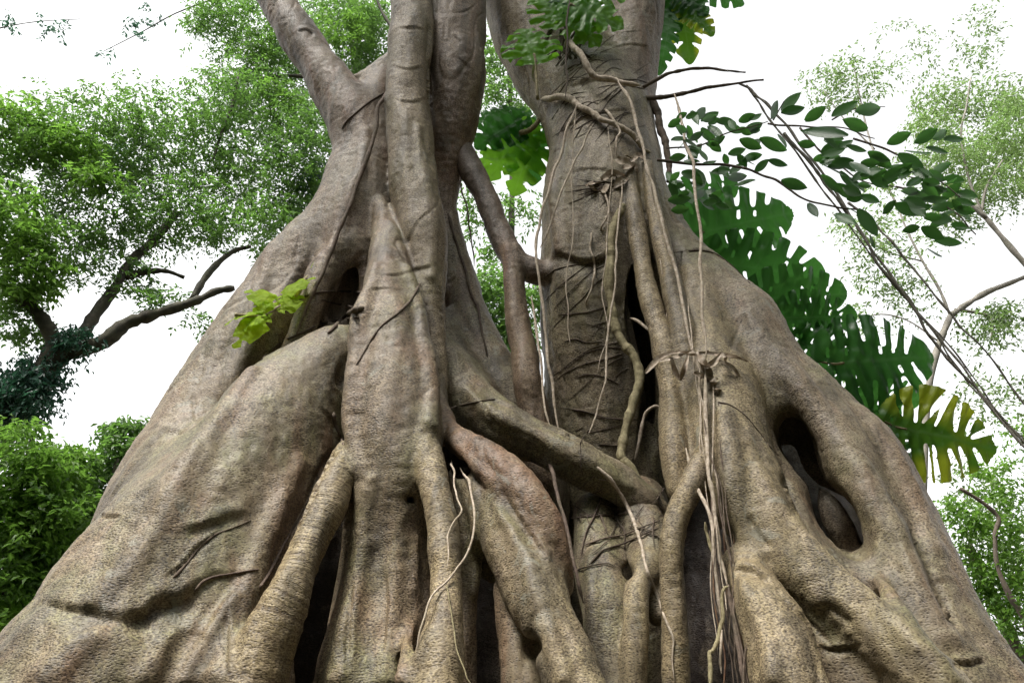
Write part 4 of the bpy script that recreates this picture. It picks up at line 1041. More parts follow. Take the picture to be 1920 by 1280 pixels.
mp = empty('split_leaf_plant', at(1420, 620, 5.6)[0])
tag(mp, 'climbing plant with big dark holed leaves along the right buttress', 'plant')
px_leaf(mp, (1300, 440), (1500, 392), 5.65, 84, 'monstera', (0.25, -1, -0.35), lobes=7, seed=1, stalk=(1270, 500, 5.7), sweep=0.5, depth=0.5)
px_leaf(mp, (1340, 492), (1562, 522), 5.72, 72, 'monstera', (0.0, -1, -0.6), lobes=7, seed=2, stalk=(1330, 520, 5.7), depth=0.5, sweep=0.7)
px_leaf(mp, (1420, 560), (1602, 552), 5.6, 62, 'monstera', (-0.3, -1, -0.7), lobes=7, seed=3, depth=0.55, sweep=0.4)
px_leaf(mp, (1562, 682), (1766, 664), 5.25, 98, 'monstera', (0.1, -1, -0.2), lobes=7, seed=5, depth=0.66, stalk=(1470, 690, 5.3), sweep=0.5)
px_leaf(mp, (1570, 742), (1740, 756), 5.5, 56, 'monstera', (0.0, -0.8, -0.8), lobes=7, seed=6, depth=0.6, sweep=0.6)
px_leaf(mp, (1470, 596), (1618, 592), 5.55, 56, 'monstera', (0.3, -1, -0.5), lobes=7, seed=14, depth=0.6, sweep=0.6)
px_leaf(mp, (1500, 640), (1610, 700), 5.65, 58, 'monstera', (-0.2, -1, -0.4), lobes=6, seed=15, depth=0.6, sweep=0.5)
px_leaf(mp, (1600, 760), (1700, 800), 5.6, 50, 'monstera', (0.2, -1, -0.4), lobes=6, seed=17, depth=0.6, sweep=0.5)
px_leaf(mp, (1262, 398), (1395, 335), 5.85, 56, 'monstera', (0.4, -1, -0.4), lobes=6, seed=12, sweep=0.4, depth=0.5)
px_leaf(mp, (1680, 800), (1882, 842), 5.15, 92, 'monstera_yellow', (0.2, -1, -0.3), lobes=8, seed=7, depth=1.0, stalk=(1600, 790, 5.2), sweep=0.7)
px_leaf(mp, (1650, 800), (1735, 890), 5.3, 50, 'monstera', (0.5, -1, -0.3), lobes=6, seed=9, depth=0.6)
stem('stem', path([(1280, 480), (1350, 560), (1450, 680), (1560, 800), (1650, 900)], None, [5.8, 5.75, 5.7, 5.6, 5.5]), 9, 'vine_olive', mp)
M_ = mp

lp = empty('lobed_leaf_plant', at(540, 580, 4.9)[0])
tag(lp, 'small bright lime-green lobed plant sprouting on the left buttress', 'plant')
for b, t, w_, Y_, Yt_, tl, sd_ in [((530, 556), (582, 506), 27, 4.66, 4.66, (-0.4, -1, 0.5), 21), ((508, 570), (462, 532), 25, 4.62, 4.6, (0.1, -1, 0.6), 22), ((528, 578), (566, 548), 24, 4.62, 4.62, (0.3, -1, 0.5), 23),
                                   ((484, 584), (418, 594), 15, 4.6, 4.5, (0, -0.8, 0.9), 24), ((500, 590), (478, 562), 20, 4.6, 4.56, (-0.2, -1, 0.3), 25), ((492, 598), (436, 640), 27, 4.6, 4.5, (0.2, -1, 0.2), 26),
                                   ((488, 592), (452, 612), 18, 4.58, 4.52, (-0.3, -1, 0.4), 27), ((588, 514), (602, 478), 9, 4.8, 4.8, (0.5, -1, 0.3), 28)]:
    px_leaf(lp, b, t, Y_, w_, 'lime', tl, Yt=Yt_, lobes=2, seed=sd_, depth=0.62, holes=False, droop=.25, sweep=0.75)
stem('stem', path([(592, 500), (560, 546), (520, 576), (484, 594), (440, 590)], None, [4.9, 4.72, 4.63, 4.6, 4.55]), 4, 'vine_olive', lp)

tp = empty('lobed_leaf_plant', at(1070, 60, 5.3)[0])
tag(tp, 'mid-green lobed plant rooted in the fork of the right trunk', 'plant')
px_leaf(tp, (1003, 108), (983, 44), 5.0, 60, 'fresh', (0, -1, 0.1), lobes=4, seed=31, depth=0.62, holes=False, stalk=(1008, 186, 5.05))
px_leaf(tp, (1068, 10), (1172, 40), 5.05, 60, 'fresh', (0.1, -1, 0.1), lobes=5, seed=32, depth=0.62, holes=False, stalk=(1062, 90, 5.2))
px_leaf(tp, (1050, 40), (1010, -20), 5.2, 54, 'fresh', (0.1, -1, 0.1), lobes=5, seed=33, depth=0.62, holes=False)
px_leaf(tp, (1085, -10), (1190, -30), 5.1, 50, 'fresh', (0.1, -1, 0.1), lobes=5, seed=34, depth=0.62, holes=False)
px_leaf(tp, (1060, 28), (1126, 78), 5.1, 46, 'fresh', (0.1, -1, 0.1), lobes=5, seed=35, depth=0.62, holes=False)
px_leaf(tp, (1075, 20), (1050, -60), 5.25, 50, 'monstera', (0.1, -1, 0.1), lobes=5, seed=36, depth=0.62, holes=False)
for i in range(9):
    x0 = 1040 + i * 7
    stem('root', path([(x0, 60 + random.uniform(-20, 20)), (x0 + random.uniform(-25, 10), 85), (x0 + random.uniform(-30, 20), 110)], None, 5.25), random.uniform(2.5, 6), 'rootlet', tp, 0.5, seed=i)

cp = empty('lobed_leaf_plant', at(950, 270, 5.7)[0])
tag(cp, 'dark green plant with overlapping lobed leaves in the gap between the two trunks', 'plant')
for i, (b, t, w_, mt) in enumerate([((975, 225), (890, 270), 44, 'monstera'), ((985, 240), (915, 330), 46, 'fresh'), ((1000, 260), (965, 358), 44, 'fresh'), ((1012, 250), (1000, 340), 36, 'monstera'),
                                    ((960, 215), (885, 225), 30, 'monstera'), ((965, 270), (900, 310), 40, 'fresh'), ((990, 230), (930, 200), 34, 'canopy_dark')]):
    px_leaf(cp, b, t, 5.9 + 0.06 * i, w_, mt if mt != 'canopy_dark' else 'monstera', (0.2, -1, 0.0), lobes=5, seed=40 + i, depth=0.62, holes=False)
stem('stem', path([(1020, 215), (995, 238), (975, 250)], None, 5.9), 5, 'vine_olive', cp)

ep = empty('lobed_leaf_plant', at(1290, 30, 6.0)[0])
tag(ep, 'dark plant beyond the top of the right trunk with one yellowed leaf', 'plant')
for i, (b, t, w_, mt) in enumerate([((1270, -10), (1300, 105), 40, 'monstera_yellow'), ((1262, 0), (1252, 90), 30, 'monstera'), ((1290, -30), (1400, -2), 34, 'monstera'), ((1280, 10), (1340, 60), 32, 'monstera_yellow'),
                                    ((1260, -20), (1330, 20), 40, 'monstera'), ((1255, 40), (1240, 130), 24, 'monstera')]):
    px_leaf(ep, b, t, 6.1 - 0.05 * i, w_, mt, (0.1, -1, -0.2), lobes=6, seed=50 + i, depth=0.62, holes=False)
stem('stem', path([(1235, 60), (1255, 20), (1275, -20), (1300, -60)], None, 6.1), 6, 'vine_brown', ep)


def oblong(B, Tp, w_, nr, bend):
    ax = Tp - B; Ln = np.linalg.norm(ax); ax = ax / Ln
    nr = nr - ax * (nr @ ax); nr /= np.linalg.norm(nr)
    sd = np.cross(nr, ax)
    V = []; F = []
    for a in range(9):
        u = a / 8
        hw = w_ * (math.sin(math.pi * (0.05 + 0.93 * u ** 0.95)) ** 0.85) * (1 if a < 8 else 0.12)
        for s in (-1, -0.5, 0, 0.5, 1):
            V.append(B + ax * u * Ln + sd * hw * s + nr * (bend * Ln * u * u - 0.18 * w_ * (1 - abs(s))) + sd * 0.06 * Ln * math.sin(3 * u) * bend)
    for a in range(8):
        for c in range(4):
            q = a * 5 + c
            F.append((q, q + 1, q + 6, q + 5))
    return np.array(V), np.array(F)


ZL = [(490,290,610,225),(660,200,700,90),(720,150,820,60),(720,165,860,135),(860,215,985,130),(1025,185,1170,105),(1165,155,1350,125),(1240,265,1085,205),(1120,300,825,255),(1055,385,1150,320),(1355,350,1495,285),(1520,345,1660,260),(1630,320,1740,265),(1695,325,1825,310),(1590,375,1730,395),(1470,390,1610,430),(1420,410,1580,500),(1620,530,1725,470),(470,325,605,380),(590,320,760,390),(240,215,350,150),(330,220,440,205),(280,240,370,310),(380,240,490,280),(180,290,220,340),(240,280,330,340),(180,150,220,220),(1240,400,1400,490),(1130,460,1260,520),(1130,550,1220,640),(1400,550,1505,515),(1470,600,1550,550),(1190,540,1330,500),(1250,560,1420,560),(1000,490,1140,470),(1560,640,1730,610),(1650,600,1720,650),(1330,770,1400,690),(1400,710,1560,780),(1490,700,1590,790),(1620,740,1750,720),(1680,770,1760,760),(1610,800,1760,810),(1760,740,1880,760),(1450,870,1560,850),(1560,850,1700,920),(1640,930,1810,940),(1740,830,1840,860),(1600,980,1670,1040),(880,705,940,790),(1040,770,1170,830),(1180,740,1300,900),(1340,930,1430,1010),(1250,900,1270,980),(1430,900,1450,950),(960,540,1080,650),(1040,590,1180,690),(720,570,870,620),(560,520,640,440),(480,450,560,430),(640,450,760,480),(820,350,930,355),(910,450,1020,420),(700,290,760,360),(60,330,160,300),(40,250,120,200),(50,440,150,420),(170,390,210,440),(60,600,140,560),(30,520,90,590),(150,620,180,730),(250,470,330,460),(100,660,170,640),(40,690,180,680),(60,750,170,740),(200,500,260,600),(400,560,520,540),(300,520,420,500),(440,600,560,560)]
_r = random.Random(5)
for _i in range(64):
    _x, _y = _r.uniform(950, 1780), 0
    _y = _r.uniform(380, 520) + (_x - 950) * 0.28 + _r.gauss(0, 70)
    _a = _r.uniform(-0.7, 0.9); _l = _r.uniform(90, 150)
    ZL.append((_x, _y, _x + _l * math.cos(_a), _y + _l * math.sin(_a)))
for _i in range(52):
    _x, _y = _r.uniform(40, 560), _r.uniform(180, 720)
    if _y > 500 and _x > 420: continue
    _a = _r.uniform(-0.9, 1.3); _l = _r.uniform(70, 120)
    ZL.append((_x, _y, _x + _l * math.cos(_a), _y + _l * math.sin(_a)))
ob = empty('leafy_branch', at(1240, 305, 4.9)[0])
tag(ob, 'branch of long oblong dark leaves reaching right from the right trunk', 'branch')
OV, OF, OA, n0 = [], [], [], 0
for i, (x0, y0, x1, y1) in enumerate(ZL):
    r_ = random.Random(i)
    Y0 = 4.75 + 0.35 * math.sin(x0 * 0.004) + r_.uniform(-.25, .25)
    B, tb = at(1240 + x0 * .3125, 160 + y0 * .3125, Y0); Tp, _ = at(1240 + x1 * .3125, 160 + y1 * .3125, Y0 + r_.uniform(-.2, .2))
    ln = math.hypot(x1 - x0, y1 - y0) * .3125
    v_, f_ = oblong(B, Tp, max(5.5, min(13, 0.18 * ln + 2.4)) * tb / FPX, np.array([r_.uniform(-.5, .5), -1, r_.uniform(-1.0, 0.2)]), r_.uniform(-.12, .12))
    OV.append(v_); OF.append(f_ + n0); n0 += len(v_); OA += [r_.random() if i < 64 else 0.6 + 0.4 * r_.random()] * len(v_)
link('foliage', np_mesh('foliage', np.vstack(OV), np.vstack(OF), [M['oblong']], {'var': np.array(OA)}), ob)
for i, (pp, r_) in enumerate([([(1232, 300), (1300, 303), (1380, 315), (1450, 332), (1500, 368), (1560, 385), (1625, 397)], 3.2), ([(1250, 278), (1310, 270), (1380, 245), (1440, 228)], 2.0), ([(1440, 232), (1500, 238), (1580, 240), (1640, 260)], 2.2),
                              ([(1500, 240), (1560, 300), (1620, 340), (1680, 350)], 2.2), ([(1600, 260), (1680, 290), (1740, 320), (1800, 370)], 2.4), ([(1680, 350), (1740, 370), (1790, 400), (1830, 440)], 2.2), ([(1560, 225), (1600, 205), (1660, 200)], 1.6), ([(1450, 225), (1470, 190)], 1.6)]):
    stem('stem', path(pp, None, [5.1, 4.9, 4.8]), r_, 'twig', ob, 0.5, sides=6, seed=i)

# lianas slung across the open sky on the right
LG = 'lianas slung across the sky on the right'
for i, (lab, pp, r_, Y) in enumerate([
        ('grey liana from the oblong leaves down to the right edge, longest of the bundle', [(1384, 156), (1420, 180), (1480, 240), (1560, 350), (1640, 470), (1720, 580), (1800, 690), (1930, 850)], 2.6, [5.2, 5.0, 4.8]),
        ('thin grey liana just below the longest one', [(1400, 160), (1440, 215), (1520, 320), (1600, 430), (1680, 540), (1760, 630), (1840, 730), (1930, 850)], 2.0, [5.2, 5.0]),
        ('pale double liana through the middle of the oblong leaves', [(1470, 250), (1530, 320), (1590, 400), (1650, 490), (1720, 590), (1790, 680), (1930, 840)], 3.0, [5.1, 5.0]),
        ('liana crossing the bare grey trunk near the right edge', [(1590, 380), (1640, 420), (1690, 475), (1760, 560), (1830, 640), (1930, 770)], 2.4, [5.4, 5.2]),
        ('lowest thin liana above the yellowing leaf', [(1700, 560), (1760, 640), (1820, 720), (1870, 780), (1930, 830)], 1.7, [5.4, 5.2])]):
    vine(lab, pp, r_, 'greybark', Y=Y, name='liana', group=LG, seed=i, wob=0.3)

# ------------------------------------------------------------------ crowns made of single leaves on twigs
def leaf_quads(P, D, Nn, ln, wd):
    """Folded four-point leaves; arrays of base, direction, normal, length, width."""
    S = np.cross(Nn, D); S /= np.linalg.norm(S, axis=1, keepdims=True) + 1e-9
    Nn = np.cross(D, S)
    L_, W_ = ln[:, None], wd[:, None]
    a = P
    b = P + D * L_ * 0.45 + S * W_ * 0.5 + Nn * W_ * 0.18
    c = P + D * L_ - Nn * L_ * 0.12
    d = P + D * L_ * 0.45 - S * W_ * 0.5 + Nn * W_ * 0.18
    V = np.stack([a, b, c, d], 1).reshape(-1, 3)
    i = np.arange(len(P))[:, None] * 4
    F = np.concatenate([i + np.array([[0, 1, 2]]), i + np.array([[0, 2, 3]])])
    return V, F


DENS = 1.6


def crown_mesh(name, blobs, mat, parent, size=0.10, per=14, droop=0.35, g=None, aspect=0.42, twl=0.42):
    g = g or rng
    PP, DD, NN, LL, VV = [], [], [], [], []
    for (px, py, rx, ry, Y, dep, n, var) in blobs:
        c, t = at(px, py, Y)
        k = max(1, int(n * DENS / per))
        q = g.normal(size=(k, 3)); q /= np.linalg.norm(q, axis=1, keepdims=True)
        q *= g.uniform(0.05, 1, (k, 1)) ** 0.45
        up = np.array([0, -SN, CS])
        C = c + q[:, :1] * rx * t / FPX * np.array([1, 0, 0]) + q[:, 1:2] * ry * t / FPX * up + q[:, 2:3] * dep * np.array([0, CS, SN])
        ta = g.normal(size=(k, 3)); ta[:, 2] = ta[:, 2] * 0.4 - droop * 0.6; ta /= np.linalg.norm(ta, axis=1, keepdims=True)
        tv = np.clip(var + g.normal(size=k) * 0.22, 0, 1)
        for j in range(per):
            u = j / per
            sgn = 1 if j % 2 else -1
            sd = np.cross(ta, np.array([0, 0, 1.0])); sd /= np.linalg.norm(sd, axis=1, keepdims=True) + 1e-6
            P = C + ta * (u - 0.3) * twl * g.uniform(.7, 1.2, (k, 1)) + np.array([0, 0, -1.0]) * droop * 0.25 * u * u + g.normal(size=(k, 3)) * 0.03
            D = ta * 0.55 + sd * sgn * 0.8 + g.normal(size=(k, 3)) * 0.3 + np.array([0, 0, -droop])
            D /= np.linalg.norm(D, axis=1, keepdims=True)
            Nn = g.normal(size=(k, 3)) * 0.55 + np.array([0, 0, 1.0])
            PP.append(P); DD.append(D); NN.append(Nn); LL.append(size * g.uniform(.7, 1.3, k)); VV.append(np.clip(tv + g.normal(size=k) * 0.12, 0, 1))
    P, D, Nn, ln, vv = np.vstack(PP), np.vstack(DD), np.vstack(NN), np.concatenate(LL), np.concatenate(VV)
    V, F = leaf_quads(P, D, Nn, ln, ln * aspect)
    return link(name, np_mesh(name, V, F, [M[mat]], {'var': np.repeat(vv, 4)}, smooth=False), parent)


def bg_tree(name, label, cat, foot, branches, crowns, bark='mossy', group=None):
    e = empty(name, (foot[0], foot[1], 0))
    tag(e, label, cat, group)
    for i, (nm, pp, r_, Y, tp_) in enumerate(branches):
        stem(nm, path(pp, None, Y), r_, bark, e, tp_, sides=10, seed=i, wob=0.25)
    for nm, blobs, mat, kw in crowns:
        crown_mesh(nm, blobs, mat, e, **kw)
    return e


def foot(px, py, Y):
    p = at(px, py, Y)[0]
    return (p[0], p[1], 0)


bg_tree('mossy_tree', 'leaning mossy tree with dark crooked limbs beyond the left fig', 'tree', foot(-150, 900, 11), [
    ('trunk', [(-330, 1420), (-190, 1080), (-60, 880), (20, 790), (70, 715), (112, 655)], 40, [11, 11, 11], 0.6),
    ('branch', [(100, 668), (150, 655), (195, 640), (235, 608), (280, 592), (325, 578), (372, 562), (405, 546), (440, 540)], 17, [11, 11.2, 11.5], 0.3),
    ('branch', [(112, 655), (150, 632), (178, 590), (215, 540), (250, 485), (290, 450), (330, 400)], 13, [11, 11.4, 12], 0.5),
    ('branch', [(105, 650), (90, 615), (60, 575), (20, 545), (-40, 520)], 15, [11, 10.8, 10.5], 0.6),
    ('branch', [(235, 520), (270, 510), (310, 508), (345, 520)], 7, [11.5, 11.8], 0.5),
    ('branch', [(360, 562), (385, 520), (412, 490), (440, 470), (470, 462)], 7, [11.5, 12], 0.5)],
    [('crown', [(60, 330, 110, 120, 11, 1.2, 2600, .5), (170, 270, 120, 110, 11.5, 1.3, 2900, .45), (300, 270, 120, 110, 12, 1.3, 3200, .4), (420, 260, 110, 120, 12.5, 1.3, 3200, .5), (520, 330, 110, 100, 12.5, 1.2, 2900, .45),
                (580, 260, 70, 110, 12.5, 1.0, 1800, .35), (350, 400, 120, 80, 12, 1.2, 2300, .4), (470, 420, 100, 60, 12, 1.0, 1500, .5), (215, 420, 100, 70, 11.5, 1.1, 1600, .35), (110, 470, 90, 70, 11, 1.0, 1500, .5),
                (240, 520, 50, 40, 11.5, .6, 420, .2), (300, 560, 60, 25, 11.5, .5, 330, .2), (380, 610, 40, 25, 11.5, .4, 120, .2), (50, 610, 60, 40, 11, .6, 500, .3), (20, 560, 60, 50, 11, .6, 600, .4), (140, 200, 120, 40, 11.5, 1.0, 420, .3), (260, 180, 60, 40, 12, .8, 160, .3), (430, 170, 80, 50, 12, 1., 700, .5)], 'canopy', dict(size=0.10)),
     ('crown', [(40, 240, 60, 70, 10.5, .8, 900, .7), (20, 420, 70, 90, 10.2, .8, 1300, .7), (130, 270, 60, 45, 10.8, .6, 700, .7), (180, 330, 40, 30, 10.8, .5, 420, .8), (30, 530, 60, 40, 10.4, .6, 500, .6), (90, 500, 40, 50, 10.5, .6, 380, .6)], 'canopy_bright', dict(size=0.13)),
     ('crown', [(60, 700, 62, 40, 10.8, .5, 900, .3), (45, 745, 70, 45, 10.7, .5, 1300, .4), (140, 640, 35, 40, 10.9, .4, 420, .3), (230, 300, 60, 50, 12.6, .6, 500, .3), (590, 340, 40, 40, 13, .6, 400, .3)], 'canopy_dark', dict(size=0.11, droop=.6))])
bg_tree('broadleaf_tree', 'fine-leaved tree arching high behind the left fig trunk', 'tree', foot(640, 600, 14), [
    ('trunk', [(700, 1300), (690, 900), (680, 500), (670, 200), (660, 0), (650, -200)], 14, [15, 15, 15], 0.5),
    ('branch', [(600, 150), (545, 142), (480, 148), (445, 138)], 4, [13, 13], 0.5),
    ('branch', [(447, 140), (435, 200), (415, 250), (400, 300)], 3.4, [12, 12], 0.5),
    ('branch', [(640, -120), (520, -60), (420, -10), (330, 25), (270, 58), (195, 96)], 2.2, [14.5, 15, 15], 0.3),
    ('branch', [(-260, 160), (-120, 90), (-20, 58), (60, 42), (150, 36)], 2.0, [15, 15], 0.3),
    ('branch', [(740, 60), (715, 20), (700, -20)], 4, [13, 13], 0.5)],
    [('crown', [(460, 160, 90, 60, 13, 1.1, 1200, .5), (400, 60, 50, 60, 13, 1, 600, .4), (690, 60, 40, 80, 13.5, .8, 1300, .6), (470, 40, 100, 60, 13, 1.2, 1900, .4), (560, 110, 90, 90, 13.5, 1.2, 2100, .6), (660, 70, 90, 90, 14, 1.2, 2300, .6), (700, 20, 60, 60, 14, 1, 1200, .6), (590, 30, 100, 50, 14, 1.2, 1500, .5), (510, 200, 80, 70, 13, 1, 1300, .55),
                (600, 240, 50, 80, 13, .8, 900, .5), (560, 400, 60, 70, 13, .8, 700, .4), (410, 20, 60, 50, 13, 1, 500, .3), (700, 130, 40, 60, 14, .8, 700, .7), (500, 110, 70, 50, 13, .8, 900, .5), (720, 200, 30, 60, 14, .6, 300, .6)], 'canopy', dict(size=0.12, aspect=.32)),
     ('crown', [(530, 180, 40, 60, 12.6, .6, 420, .5), (640, 60, 60, 50, 13, .6, 500, .5), (480, 90, 40, 40, 12.6, .5, 260, .5)], 'canopy_bright', dict(size=0.13, aspect=.32)),
     ('crown', [(80, 40, 80, 22, 15, .8, 90, .3), (300, 50, 60, 40, 15, .8, 90, .3), (190, 95, 40, 20, 15, .5, 24, .3), (20, 45, 30, 14, 15, .5, 40, .3)], 'canopy_dark', dict(size=0.14))])
bg_tree('young_tree', 'bright yellow-green sapling at the lower left edge', 'tree', foot(20, 1200, 9), [
    ('trunk', [(-20, 1420), (0, 1200), (20, 1020), (40, 900), (60, 820)], 8, [9, 9, 9], 0.4), ('branch', [(10, 1080), (70, 1000), (120, 960)], 4, [9, 9], 0.4)],
    [('crown', [(60, 880, 80, 60, 9, .8, 1500, .7), (20, 960, 70, 70, 9, .8, 1500, .6), (110, 960, 70, 60, 9.2, .8, 1300, .5), (40, 1060, 80, 60, 9, .8, 1300, .4), (30, 820, 50, 30, 9, .5, 260, .8), (110, 870, 60, 40, 9.4, .6, 500, .7), (90, 1080, 80, 50, 9.3, .7, 900, .3), (10, 1160, 40, 30, 8.6, .5, 300, .9)], 'canopy_bright', dict(size=0.11))])
bg_tree('dense_bush', 'dark green leafy bush close behind the left buttress', 'bush', foot(200, 1100, 10), [
    ('trunk', [(150, 1420), (170, 1200), (190, 1000), (220, 860)], 8, [10, 10, 10], 0.4), ('branch', [(175, 1150), (120, 1080), (90, 1030)], 4, [10, 10], 0.4)],
    [('crown', [(235, 835, 55, 45, 10.4, .7, 900, .5), (190, 910, 70, 55, 10.4, .8, 1300, .4), (150, 1000, 80, 60, 10.2, .8, 1500, .35), (60, 1110, 110, 60, 10, .8, 1900, .3), (100, 1040, 80, 60, 10.2, .8, 1300, .3), (250, 800, 30, 20, 10.4, .4, 200, .5), (20, 1150, 60, 40, 10, .6, 700, .2)], 'canopy', dict(size=0.115)),
     ('crown', [(85, 1010, 40, 30, 10, .4, 350, .3), (140, 1060, 50, 40, 10, .4, 400, .3), (30, 1130, 60, 30, 9.8, .4, 400, .2)], 'canopy_dark', dict(size=0.11))])
bg_tree('far_tree', 'green tree seen through the gap between the fig trunks', 'tree', foot(950, 700, 13), [
    ('trunk', [(945, 1200), (950, 900), (955, 600), (960, 300), (950, 0)], 9, [14, 14, 14], 0.4)],
    [('crown', [(930, 570, 60, 70, 13, .8, 1900, .6), (960, 640, 50, 50, 13, .8, 1300, .4), (930, 480, 40, 40, 13.5, .7, 260, .7), (950, 180, 60, 60, 14, .9, 900, .5), (930, 110, 40, 60, 14, .8, 600, .5), (960, 400, 60, 60, 14, 1, 420, .5), (890, 330, 30, 50, 14, .7, 300, .5), (970, 250, 50, 60, 14, .8, 500, .5), (1005, 560, 20, 50, 13, .5, 400, .9), (880, 400, 30, 60, 14, .6, 260, .4)], 'canopy', dict(size=0.12))])
bg_tree('slender_tree', 'thin bare-limbed tree with scattered pale leaves at the right', 'tree', foot(1740, 900, 13), [
    ('trunk', [(1720, 1420), (1728, 1000), (1738, 760), (1756, 660), (1782, 592)], 7, [12, 12, 12], 0.8),
    ('branch', [(1782, 592), (1810, 572), (1850, 548), (1890, 532), (1940, 512)], 5.5, [12, 12], 0.8),
    ('branch', [(1782, 592), (1760, 540), (1730, 490), (1700, 430), (1680, 380)], 3, [12, 12.5], 0.5),
    ('branch', [(1690, 400), (1650, 320), (1625, 240), (1610, 170), (1600, 120)], 2.4, [12.5, 13], 0.4),
    ('branch', [(1730, 490), (1660, 470), (1600, 430), (1560, 400)], 1.8, [12.5, 12.5], 0.4),
    ('branch', [(1640, 280), (1580, 220), (1545, 170)], 1.6, [12.8, 13], 0.4),
    ('branch', [(1760, 640), (1700, 600), (1640, 590), (1580, 620)], 1.8, [12, 12.5], 0.4),
    ('branch', [(1790, 580), (1840, 588), (1860, 600), (1858, 640)], 3, [12, 12], 0.5)],
    [('crown', [(1560, 640, 120, 100, 13, 1, 351, .7), (1720, 420, 90, 60, 13, 1, 351, .8), (1600, 160, 70, 50, 13, .9, 527, .4), (1560, 150, 60, 50, 13, .9, 344, .4), (1830, 80, 40, 80, 13, .9, 367, .3), (1850, 190, 70, 50, 13, .9, 963, .6), (1760, 190, 50, 40, 13, .8, 573, .7), (1870, 300, 60, 80, 12.5, .9, 1377, .6), (1800, 380, 50, 60, 12.5, .8, 803, .6), (1880, 590, 36, 30, 12, .5, 390, .4), (1840, 620, 60, 50, 12, .7, 344, .5), (1650, 500, 70, 60, 12.5, .8, 459, .5), (1860, 740, 60, 60, 12, .8, 390, .5), (1690, 560, 60, 60, 12.5, .8, 298, .5), (1620, 420, 60, 40, 12.5, .8, 367, .6), (1700, 110, 90, 80, 13.5, 1, 275, .3), (1780, 280, 60, 40, 12.5, .8, 688, .7)], 'canopy_pale', dict(size=0.10, per=8, twl=.5))], 'greybark')
bg_tree('slender_tree', 'leaning grey tree with pale foliage along the upper right edge', 'tree', foot(2100, 900, 12), [
    ('trunk', [(2300, 1420), (2150, 900), (2040, 660), (1960, 540), (1900, 470), (1850, 410), (1830, 385)], 8, [11, 11, 11], 0.45),
    ('branch', [(1850, 410), (1800, 370), (1750, 345), (1700, 330)], 4, [11, 11], 0.4), ('branch', [(1842, 400), (1815, 330), (1802, 250), (1812, 200), (1820, 145)], 2.4, [11, 11], 0.5), ('branch', [(1840, 400), (1850, 350), (1880, 300)], 3, [11, 11], 0.5)],
    [('crown', [(1900, 250, 60, 60, 11, .8, 963, .8), (1890, 350, 50, 60, 11, .7, 688, .7), (1780, 300, 60, 50, 11.2, .7, 596, .8), (1740, 230, 40, 30, 11.2, .6, 436, .9), (1910, 190, 40, 30, 11, .6, 504, .9), (1680, 330, 60, 40, 11.2, .6, 275, .8)], 'canopy_pale', dict(size=0.085, per=10, twl=.45))], 'greybark')
bg_tree('scrub_tree', 'hazy green undergrowth tree with a crooked dark stem at the lower right', 'tree', foot(1880, 1200, 10), [
    ('trunk', [(1960, 1420), (1925, 1180), (1895, 1120), (1870, 1060), (1866, 1000), (1872, 970), (1840, 940), (1800, 915)], 6, [10, 10, 10], 0.5),
    ('branch', [(1940, 1300), (1890, 1180), (1840, 1080), (1815, 1020)], 14, [11, 11], 0.6)],
    [('crown', [(1850, 960, 70, 50, 10.5, .7, 700, .6), (1890, 1050, 50, 60, 10.5, .7, 700, .6), (1830, 1050, 40, 50, 10.6, .6, 420, .5), (1900, 1150, 40, 60, 10.3, .7, 600, .4), (1880, 890, 50, 40, 10.6, .6, 360, .7), (1800, 970, 40, 40, 10.6, .5, 300, .6), (1900, 820, 40, 40, 10.6, .5, 140, .6), (1860, 1110, 50, 40, 10.6, .6, 380, .4)], 'canopy_bright', dict(size=0.09)),
     ('crown', [(1880, 1000, 60, 120, 12, 1, 900, .5), (1840, 900, 60, 60, 12, 1, 300, .7)], 'canopy_pale', dict(size=0.1))], 'twig')

# unseen fig crowns overhead and a tall leaf ring behind the camera, added to shade
def free_leaves(name, n, fn, size, mat, parent=None, g=np.random.default_rng(3)):
    P = fn(g, n)
    D = g.normal(size=(n, 3)); D[:, 2] -= .4; D /= np.linalg.norm(D, axis=1, keepdims=True)
    Nn = g.normal(size=(n, 3)) + np.array([0, 0, .8])
    ln = size * g.uniform(.7, 1.3, n)
    V, F = leaf_quads(P, D, Nn, ln, ln * .55)
    return link(name, np_mesh(name, V, F, [M[mat]], {'var': np.repeat(g.random(n), 4)}, smooth=False), parent)


def overhead(cx):
    def fn(g, n):
        q = g.normal(size=(n, 3)); q /= np.linalg.norm(q, axis=1, keepdims=True)
        q *= g.uniform(0, 1, (n, 1)) ** .4
        return q * np.array([4.2, 4.0, 1.3]) + np.array([cx, 3.2, 14.0])
    return fn


free_leaves('crown', 2200, overhead(-2.2), 0.34, 'shading_foliage', lf)  # out-of-view crowns added to dim the light from above
free_leaves('crown', 1500, overhead(3.2), 0.34, 'shading_foliage', rf)


def shade_ring(g, n):
    a = g.uniform(math.radians(70), math.radians(290), n)
    a = np.where(g.random(n) < 0.0, 0, a)
    r = g.uniform(9, 13, n); z = 16.5 * g.random(n)
    return np.stack([np.sin(a) * r, np.cos(a) * r + 1.0, z], 1)


fo = free_leaves('shading_foliage', 42000, shade_ring, 0.55, 'shading_foliage')  # unseen ring, made tall to block sun and low sky from behind
tag(fo, kind='stuff')
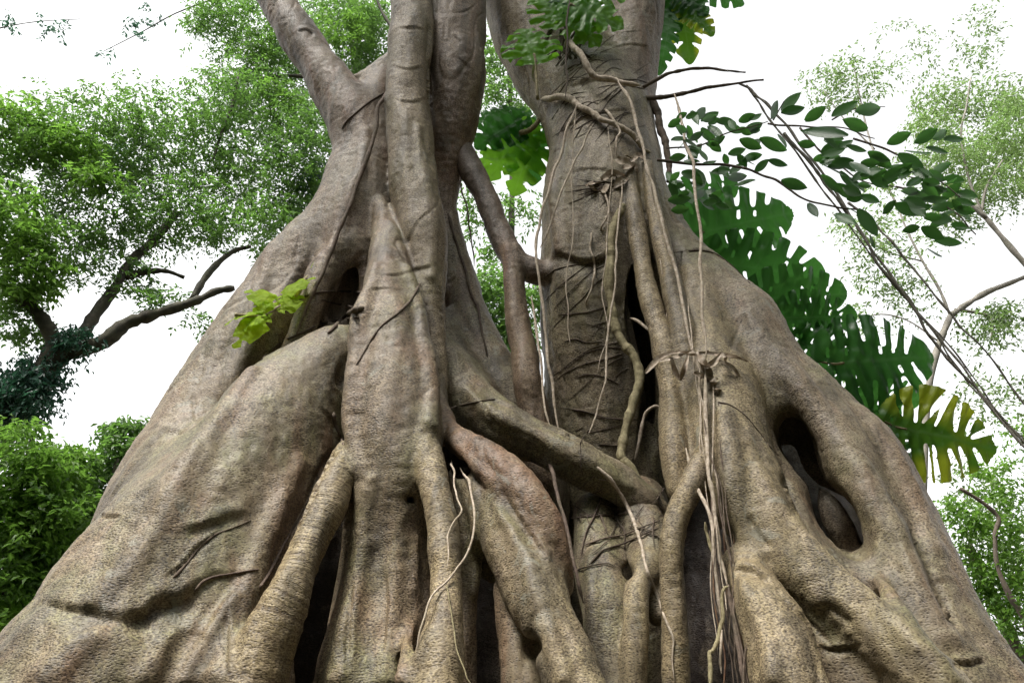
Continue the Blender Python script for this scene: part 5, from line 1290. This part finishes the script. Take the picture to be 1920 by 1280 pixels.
# ------------------------------------------------------------------ ground, sky, light
gme = np_mesh('ground', [(-300, -300, 0), (300, -300, 0), (300, 300, 0), (-300, 300, 0)], [(0, 1, 2, 3)])
k = Nodes('leaf_litter')
pos = k.n('NewGeometry').outputs['Position']
v = k.noise(pos, 9.0, 5, 0.65)
big = k.noise(pos, 0.4, 3, 0.5)
c = k.ramp(v, [(0.3, (0.025, 0.018, 0.012)), (0.5, (0.07, 0.05, 0.03)), (0.7, (0.14, 0.10, 0.06))])
c = k.mix(k.range(big, 0.45, 0.6, 0, 0.7), c, (0.035, 0.06, 0.018))
gme.materials.append(k.surf(k.n('BsdfPrincipled', {'Base Color': c, 'Roughness': 0.95, 'Normal': k.n('Bump', {'Strength': 0.8, 'Distance': 0.05, 'Height': v}).outputs[0]}).outputs[0]))
tag(link('ground', gme), kind='structure')

w = bpy.data.worlds.new('World'); SC.world = w; w.use_nodes = True
nt = w.node_tree; nt.nodes.clear()
SUN_EL, SUN_AZ = math.radians(64), math.radians(226)      # azimuth from +Y towards +X
sky = nt.nodes.new('ShaderNodeTexSky'); sky.sky_type = 'NISHITA'; sky.sun_disc = False
sky.sun_elevation = SUN_EL; sky.sun_rotation = SUN_AZ
sky.air_density = 1.0; sky.dust_density = 4.0; sky.ozone_density = 1.0
hs = nt.nodes.new('ShaderNodeHueSaturation'); hs.inputs['Saturation'].default_value = 0.04; hs.inputs['Value'].default_value = 1.0
bg = nt.nodes.new('ShaderNodeBackground'); bg.inputs['Strength'].default_value = 0.09
wo = nt.nodes.new('ShaderNodeOutputWorld')
nt.links.new(sky.outputs[0], hs.inputs['Color']); nt.links.new(hs.outputs[0], bg.inputs['Color']); nt.links.new(bg.outputs[0], wo.inputs['Surface'])
sd = bpy.data.lights.new('sun', 'SUN'); sd.energy = 1.4; sd.angle = math.radians(16); sd.color = (1.0, 0.95, 0.87)
so = bpy.data.objects.new('sun', sd); COL.objects.link(so)
dirv = Vector((math.sin(SUN_AZ) * math.cos(SUN_EL), math.cos(SUN_AZ) * math.cos(SUN_EL), math.sin(SUN_EL)))
so.rotation_euler = dirv.to_track_quat('Z', 'Y').to_euler()
SC.view_settings.view_transform = 'Standard'; SC.view_settings.look = 'None'
SC.view_settings.exposure = 2.34; SC.view_settings.gamma = 1.0
SC.cycles.max_bounces = 8; SC.cycles.diffuse_bounces = 4; SC.cycles.transmission_bounces = 6
SC.cycles.use_denoising = True
print('built', round(time.time() - T0, 1), 's')
